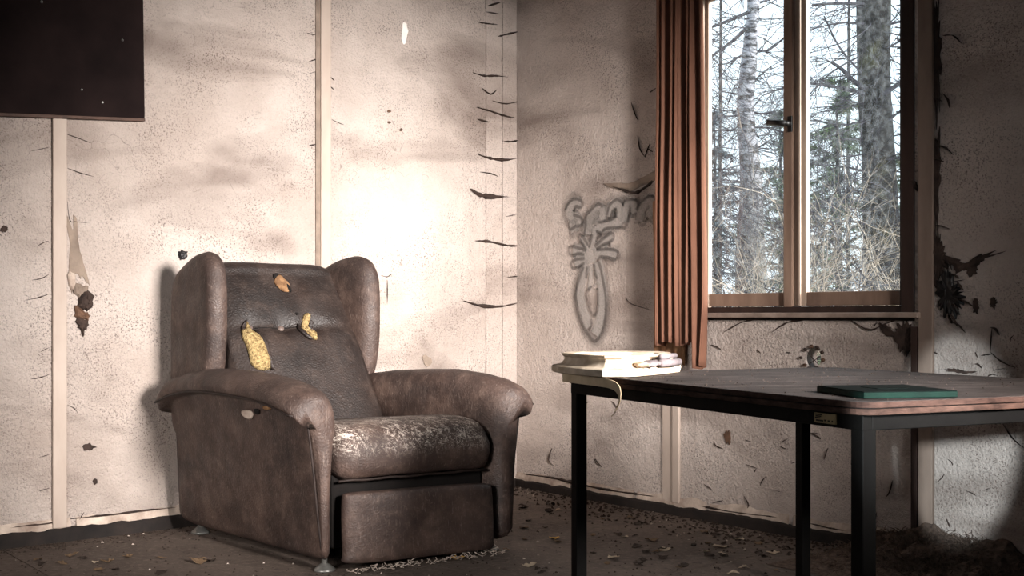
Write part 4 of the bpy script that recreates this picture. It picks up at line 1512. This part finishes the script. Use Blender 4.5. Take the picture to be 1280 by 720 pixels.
# heap of insulation fibre at the foot of the window wall, right of the table
hp = MB()
n, m = 60, 16
for j in range(m+1):
    for i in range(n+1):
        s = 2.02+(i/n)*.85
        o = 0.012+(j/m)*.5
        env = math.sin(math.pi*min(1, max(0, i/n)))**.7*(1-j/m)**1.6
        z = 0.12*env*(1+.55*mnoise.noise(Vector((s*7, o*9, 3))))+.018*mnoise.noise(Vector((s*28, o*28, 1)))*(env > .02)
        hp.v.append(Rw(s, max(0.002, z), o))
for j in range(m):
    for i in range(n):
        q = j*(n+1)+i
        hp.f.append((q, q+1, q+n+2, q+n+1))
for i in range(2200):
    s = r.gauss(2.42, .17); o = 0.02+abs(r.gauss(0, .16))
    if not 2.05 < s < 2.85: continue
    env = math.sin(math.pi*(s-2.02)/.85)**.7*max(0, 1-o/.5)**1.6
    p = Rw(s, 0.105*env+.004, o)
    q = [p]
    for k in range(3):
        q.append(q[-1]+Vector((r.uniform(-.02, .02), r.uniform(-.02, .02), r.uniform(-.010, .016))))
    hp.tube(q, [.0022, .0016, .0012, .0008], 3, False)
tag(hp.build('insulation_heap', M['straw'], loc=Rw(2.4, 0, .1), fix=False), 'brown heap of straw-like insulation fibre against the window wall', 'debris', kind='stuff')

# ------------------------------------------------------------------ outside: ground, trees, thicket
b = MB()
g0 = -0.35
P = lambda a, z, o: Rw(a, z, o)
slab(b, P, -30, 20, g0-.2, g0, -45, -0.13)
tag(b.build('ground_outside', M['soil'], loc=Rw(0, g0, -5)), 'forest soil outside the window', kind='structure')


def branchy(b, p, d, length, rad, depth, r, droop=0.0, spread=0.7, nseg=5, kids=5, sides=3, wander=0.16):
    d = Vector(d).normalized()
    pts = [Vector(p)]
    dirs = []
    for i in range(nseg):
        d = (d+Vector((r.uniform(-1, 1), r.uniform(-1, 1), r.uniform(-1, 1)))*wander+Vector((0, 0, -droop))).normalized()
        dirs.append(d.copy())
        pts.append(pts[-1]+d*length/nseg)
    b.tube(pts, [rad*(1-.85*i/nseg) for i in range(nseg+1)], sides, False)
    if depth > 0:
        for k in range(kids):
            i = r.randrange(1, nseg+1)
            q = pts[i]
            dd = (dirs[i-1]+Vector((r.uniform(-1, 1), r.uniform(-1, 1), r.uniform(-1, 1)))*spread).normalized()
            branchy(b, q, dd, length*r.uniform(.35, .65), rad*.5, depth-1, r, droop, spread, max(3, nseg-1), max(2, kids-1), sides, wander)


def trunk_path(pts, depth, g=g0):
    """pixel points with pixel radii at a distance; extended down to the ground"""
    out = [(at(x, y, depth), w*depth/F/2) for x, y, w in pts]
    return out


def tree_trunk(par, name, pts, depth, mat, top_ext, sides=14):
    tp = trunk_path(pts, depth)
    p0, r0 = tp[0]
    p1, r1 = tp[-1]
    seq = [(p0+Vector((0, 0, top_ext)), r0*.25), (p0+Vector((0, 0, top_ext*.4)), r0*.75)]+tp+[(Vector((p1.x, p1.y, g0-.05)), r1*1.25)]
    c = catmull([p for p, _ in seq], 6)
    rs = []
    for i in range(len(c)):
        t = i/(len(c)-1)*(len(seq)-1); k = min(int(t), len(seq)-2)
        rs.append(seq[k][1]+(seq[k+1][1]-seq[k][1])*(t-k))
    return MB().tube(c, rs, sides).build(name, M[mat], par, smooth=True)


r = random.Random(77)
# birch
DB = 11.5
birch = tag(empty('birch_tree', Vector((at(938, 380, DB).x, DB, g0))), 'slender white-barked birch seen through the left pane', 'tree')
tree_trunk(birch, 'trunk', [(942, -8, 15), (939, 40, 16), (936, 80, 20), (932, 125, 21), (934, 170, 22), (938, 215, 26), (939, 260, 30), (938, 310, 36), (938, 360, 38)], DB, 'birch', 4.5)


def px_branch(par, pts, w0_, w1_, depth, mat, r, kids=6, tw=0.5, d1=None, droop=0.02, name='branch'):
    c = catmull([at(x, y, depth+(0 if d1 is None else (d1-depth)*i/(len(pts)-1))) for i, (x, y) in enumerate(pts)], 5)
    n = len(c)
    b = MB()
    b.tube(c, [(w0_+(w1_-w0_)*i/(n-1))*depth/F/2 for i in range(n)], 5)
    for k in range(kids):
        i = r.randrange(1, n)
        t = (c[i]-c[i-1]).normalized()
        dd = (t+Vector((r.uniform(-.9, .9), r.uniform(-.6, .6), r.uniform(-1.2, .7)))).normalized()
        branchy(b, c[i], dd, tw*r.uniform(.5, 1.2), .004*depth/8, 1, r, droop, .8, 4, 3)
    return b.build(name, M[mat], par)


for pts, w0_, w1_ in [([(938, 14), (915, 24), (888, 34), (866, 40)], 5, 3), ([(935, 33), (915, 52), (898, 64), (884, 76)], 5, 2.5), ([(938, 6), (960, 0), (975, -10)], 4, 2),
                      ([(934, 68), (950, 64), (962, 62), (984, 44)], 3.5, 2.5), ([(934, 66), (922, 72), (908, 80)], 3.5, 2), ([(930, 143), (905, 146), (872, 148)], 2.5, 1.5),
                      ([(936, 142), (960, 141), (986, 134)], 2.5, 1.5), ([(934, 162), (905, 163), (868, 163)], 3, 2), ([(934, 160), (960, 160), (990, 170)], 3, 2), ([(990, 108), (972, 112), (952, 120)], 3.5, 1.5),
                      ([(936, 105), (946, 98), (954, 90)], 2.5, 1), ([(938, 190), (955, 180), (972, 168)], 2.5, 1), ([(936, 230), (910, 240), (880, 260)], 3, 1.5)]:
    px_branch(birch, pts, w0_, w1_, DB, 'twig', r, 7, .5)
tb = MB()
for i in range(90):
    z = r.uniform(1.4, 6.0)
    p = Vector((birch.location.x+.05*r.uniform(-1, 1), DB, z))
    a = r.uniform(0, 6.28)
    branchy(tb, p, (math.cos(a), math.sin(a), r.uniform(-.3, .25)), r.uniform(.5, 1.4), .007, 2, r, .05, .8, 5, 4)
tag(tb.build('twigs', M['twig'], birch, fix=False), kind='stuff')

# large spruce trunk
DS = 8.2
spruce = tag(empty('spruce_tree', Vector((at(1100, 380, DS).x, DS, g0))), 'thick dark spruce trunk seen through the right pane', 'tree')
tree_trunk(spruce, 'trunk', [(1092, -10, 42), (1092, 60, 40), (1093, 120, 40), (1097, 180, 40), (1100, 240, 42), (1102, 300, 44), (1103, 362, 48)], DS, 'spruce', 4.5, 20)
for pts, w0_, w1_ in [([(1080, 118), (1064, 112), (1040, 108), (1013, 104)], 6, 3), ([(1082, 112), (1066, 100), (1052, 86), (1040, 78)], 7, 4), ([(1105, 118), (1122, 106), (1140, 98)], 7, 4),
                      ([(1080, 30), (1058, 28), (1040, 30)], 4, 2), ([(1080, 5), (1050, 4), (1015, 6)], 5, 3), ([(1112, 30), (1128, 26), (1145, 18)], 4, 2), ([(1076, 90), (1050, 60), (1030, 20)], 3, 2),
                      ([(1075, 70), (1040, 90), (1010, 120)], 2.5, 1.5), ([(1085, 216), (1055, 208), (1020, 206)], 3, 2), ([(1080, 150), (1055, 156), (1018, 150)], 3, 1.5), ([(1112, 150), (1125, 140), (1145, 138)], 3, 2),
                      ([(1085, 280), (1050, 276), (1010, 286)], 4, 2), ([(1110, 60), (1125, 52), (1145, 50)], 3, 1.5), ([(1085, 250), (1060, 246), (1015, 256)], 3, 1.5), ([(1110, 200), (1126, 196), (1142, 190)], 3, 1.5)]:
    px_branch(spruce, pts, w0_, w1_, DS-.15, 'twig', r, 9, .36)
tb = MB()
for i in range(130):
    z = r.uniform(1.0, 4.5)
    a = r.uniform(0, 6.28)
    p = Vector((spruce.location.x+.12*math.cos(a), DS+.12*math.sin(a), z))
    branchy(tb, p, (math.cos(a), math.sin(a), r.uniform(-.5, .3)), r.uniform(.3, .8), .006, 2, r, .04, .7, 4, 4)
tag(tb.build('twigs', M['twig'], spruce, fix=False), kind='stuff')


def fir(name, x, depth, z_top, z0, spread, mat, label, n_wh, seed, trunk_r=.05, nl=0.07, dens=1.0):
    r = random.Random(seed)
    base = Vector((x, depth, g0))
    root = tag(empty(name, base), label, 'tree')
    MB().tube([base, base+Vector((.02, 0, (z_top-g0)*.5)), base+Vector((0, 0, z_top-g0))], [trunk_r, trunk_r*.7, .008], 8).build('trunk', M['spruce'], root, smooth=True)
    br = MB(); nd = MB()
    for w in range(n_wh):
        f = w/(n_wh-1)
        z = z0+(z_top-z0)*f
        L = spread*(1-f)**.8+.08
        for k in range(6):
            a = r.uniform(0, 6.28)
            d = Vector((math.cos(a), math.sin(a), r.uniform(-.4, .35)))
            pts = [Vector((x, depth, z+r.uniform(-.14, .14)))]
            for i in range(5):
                d = (d+Vector((r.uniform(-.2, .2), r.uniform(-.2, .2), r.uniform(-.22, .12)))).normalized()
                pts.append(pts[-1]+d*L/5)
            br.tube(pts, [.009, .007, .006, .005, .004, .002], 3, False)
            for i in range(1, 6):
                for s in range(int(9*dens)):
                    q = pts[i-1].lerp(pts[i], r.random())
                    t = (d+Vector((r.uniform(-1, 1), r.uniform(-1, 1), r.uniform(-.9, .5)))).normalized()
                    e = t.cross(Vector((r.random(), r.random(), 1))).normalized()
                    ln = nl*r.uniform(.8, 2.0)
                    for m_ in (-1, 1, 0):
                        tt = (t+e*m_*.7).normalized()
                        wv = tt.cross(Vector((r.uniform(-1, 1), r.uniform(-1, 1), .4))).normalized()*ln*.055
                        nd.add([q-wv, q+wv, q+tt*ln], [(0, 1, 2)])
    tag(br.build('branches', M['twig'], root, fix=False), kind='stuff')
    tag(nd.build('needles', M[mat], root, fix=False), kind='stuff')
    return root


fir('young_fir', at(1046, 300, 9.6).x, 9.6, 2.75, .5, .85, 'needle', 'young green fir standing left of the thick trunk', 13, 1)
fir('young_fir', at(975, 300, 13.5).x, 13.5, 3.2, .3, 1.0, 'needle', 'hazy fir behind the birch trunk near the window mullion', 12, 2)
fir('young_fir', at(893, 300, 12.5).x, 12.5, 3.0, .3, .8, 'needledark', 'bluish fir at the curtain edge of the left pane', 12, 3)
fir('young_fir', at(1128, 300, 12.0).x, 12.0, 2.6, .2, .9, 'needle', 'fir half hidden right of the thick trunk', 11, 4)
# background trees
for k, (px, dep, w, lb) in enumerate([(900, 24, 4, 'thin far trunk behind the birch left side'), (1060, 21, 4, 'thin far trunk between young fir and thick spruce')]):
    t = tag(empty('bare_tree', Vector((at(px, 380, dep).x, dep, g0))), lb, 'tree', 'bare trees far behind the window')
    tree_trunk(t, 'trunk', [(px+r.uniform(-3, 3), -8, w*.8), (px, 180, w), (px, 360, w*1.2)], dep, 'spruce', 4.0, 8)
    tb = MB()
    for i in range(34):
        z = r.uniform(0.8, 8.0); a = r.uniform(0, 6.28)
        branchy(tb, Vector((t.location.x, dep, z)), (math.cos(a), math.sin(a), r.uniform(-.2, .4)), r.uniform(.7, 2.0), .012, 2, r, .03, .8, 5, 4)
    tag(tb.build('twigs', M['twig'], t, fix=False), kind='stuff')
# thicket in front: dark and pale twigs
for mt, n, dep0, dep1, name, lb in [('twig', 330, 6.4, 9.5, 'dark_thicket', 'tangle of dark twigs behind the lower window panes'), ('twigpale', 190, 6.2, 7.8, 'pale_thicket', 'tangle of pale dry twigs at the bottom of the panes')]:
    tb = MB()
    for i in range(n):
        px = r.uniform(860, 1150); dep = r.uniform(dep0, dep1)
        x = at(px, 380, dep).x
        zz = r.uniform(.2, 1.05) if mt == 'twigpale' else r.uniform(.2, 1.7)
        branchy(tb, Vector((x, dep, zz)), (r.uniform(-1, 1), r.uniform(-.5, .5), r.uniform(.15, 1.0)), r.uniform(.4, 1.0), .0042 if mt == 'twig' else .0036, 2, r, .03, .7, 5, 4, 3, .2)
    tag(tb.build(name, M[mt], loc=Vector((2.0, 7.0, g0)), fix=False), lb, 'thicket', kind='stuff')
tb = MB()
for i in range(70):
    px, py = r.uniform(868, 905), r.uniform(-10, 330)
    branchy(tb, at(px-20, py, 8.5+r.random()*2), (r.uniform(.2, 1), r.uniform(-.3, .3), r.uniform(-.5, .1)), r.uniform(.35, .8), .005, 2, r, .05, .8, 5, 4, 3, .2)
tag(tb.build('hanging_twigs', M['twig'], loc=Vector((1.6, 9, 3)), fix=False), 'fine drooping twigs at the curtain side of the left pane', 'twigs', kind='stuff')
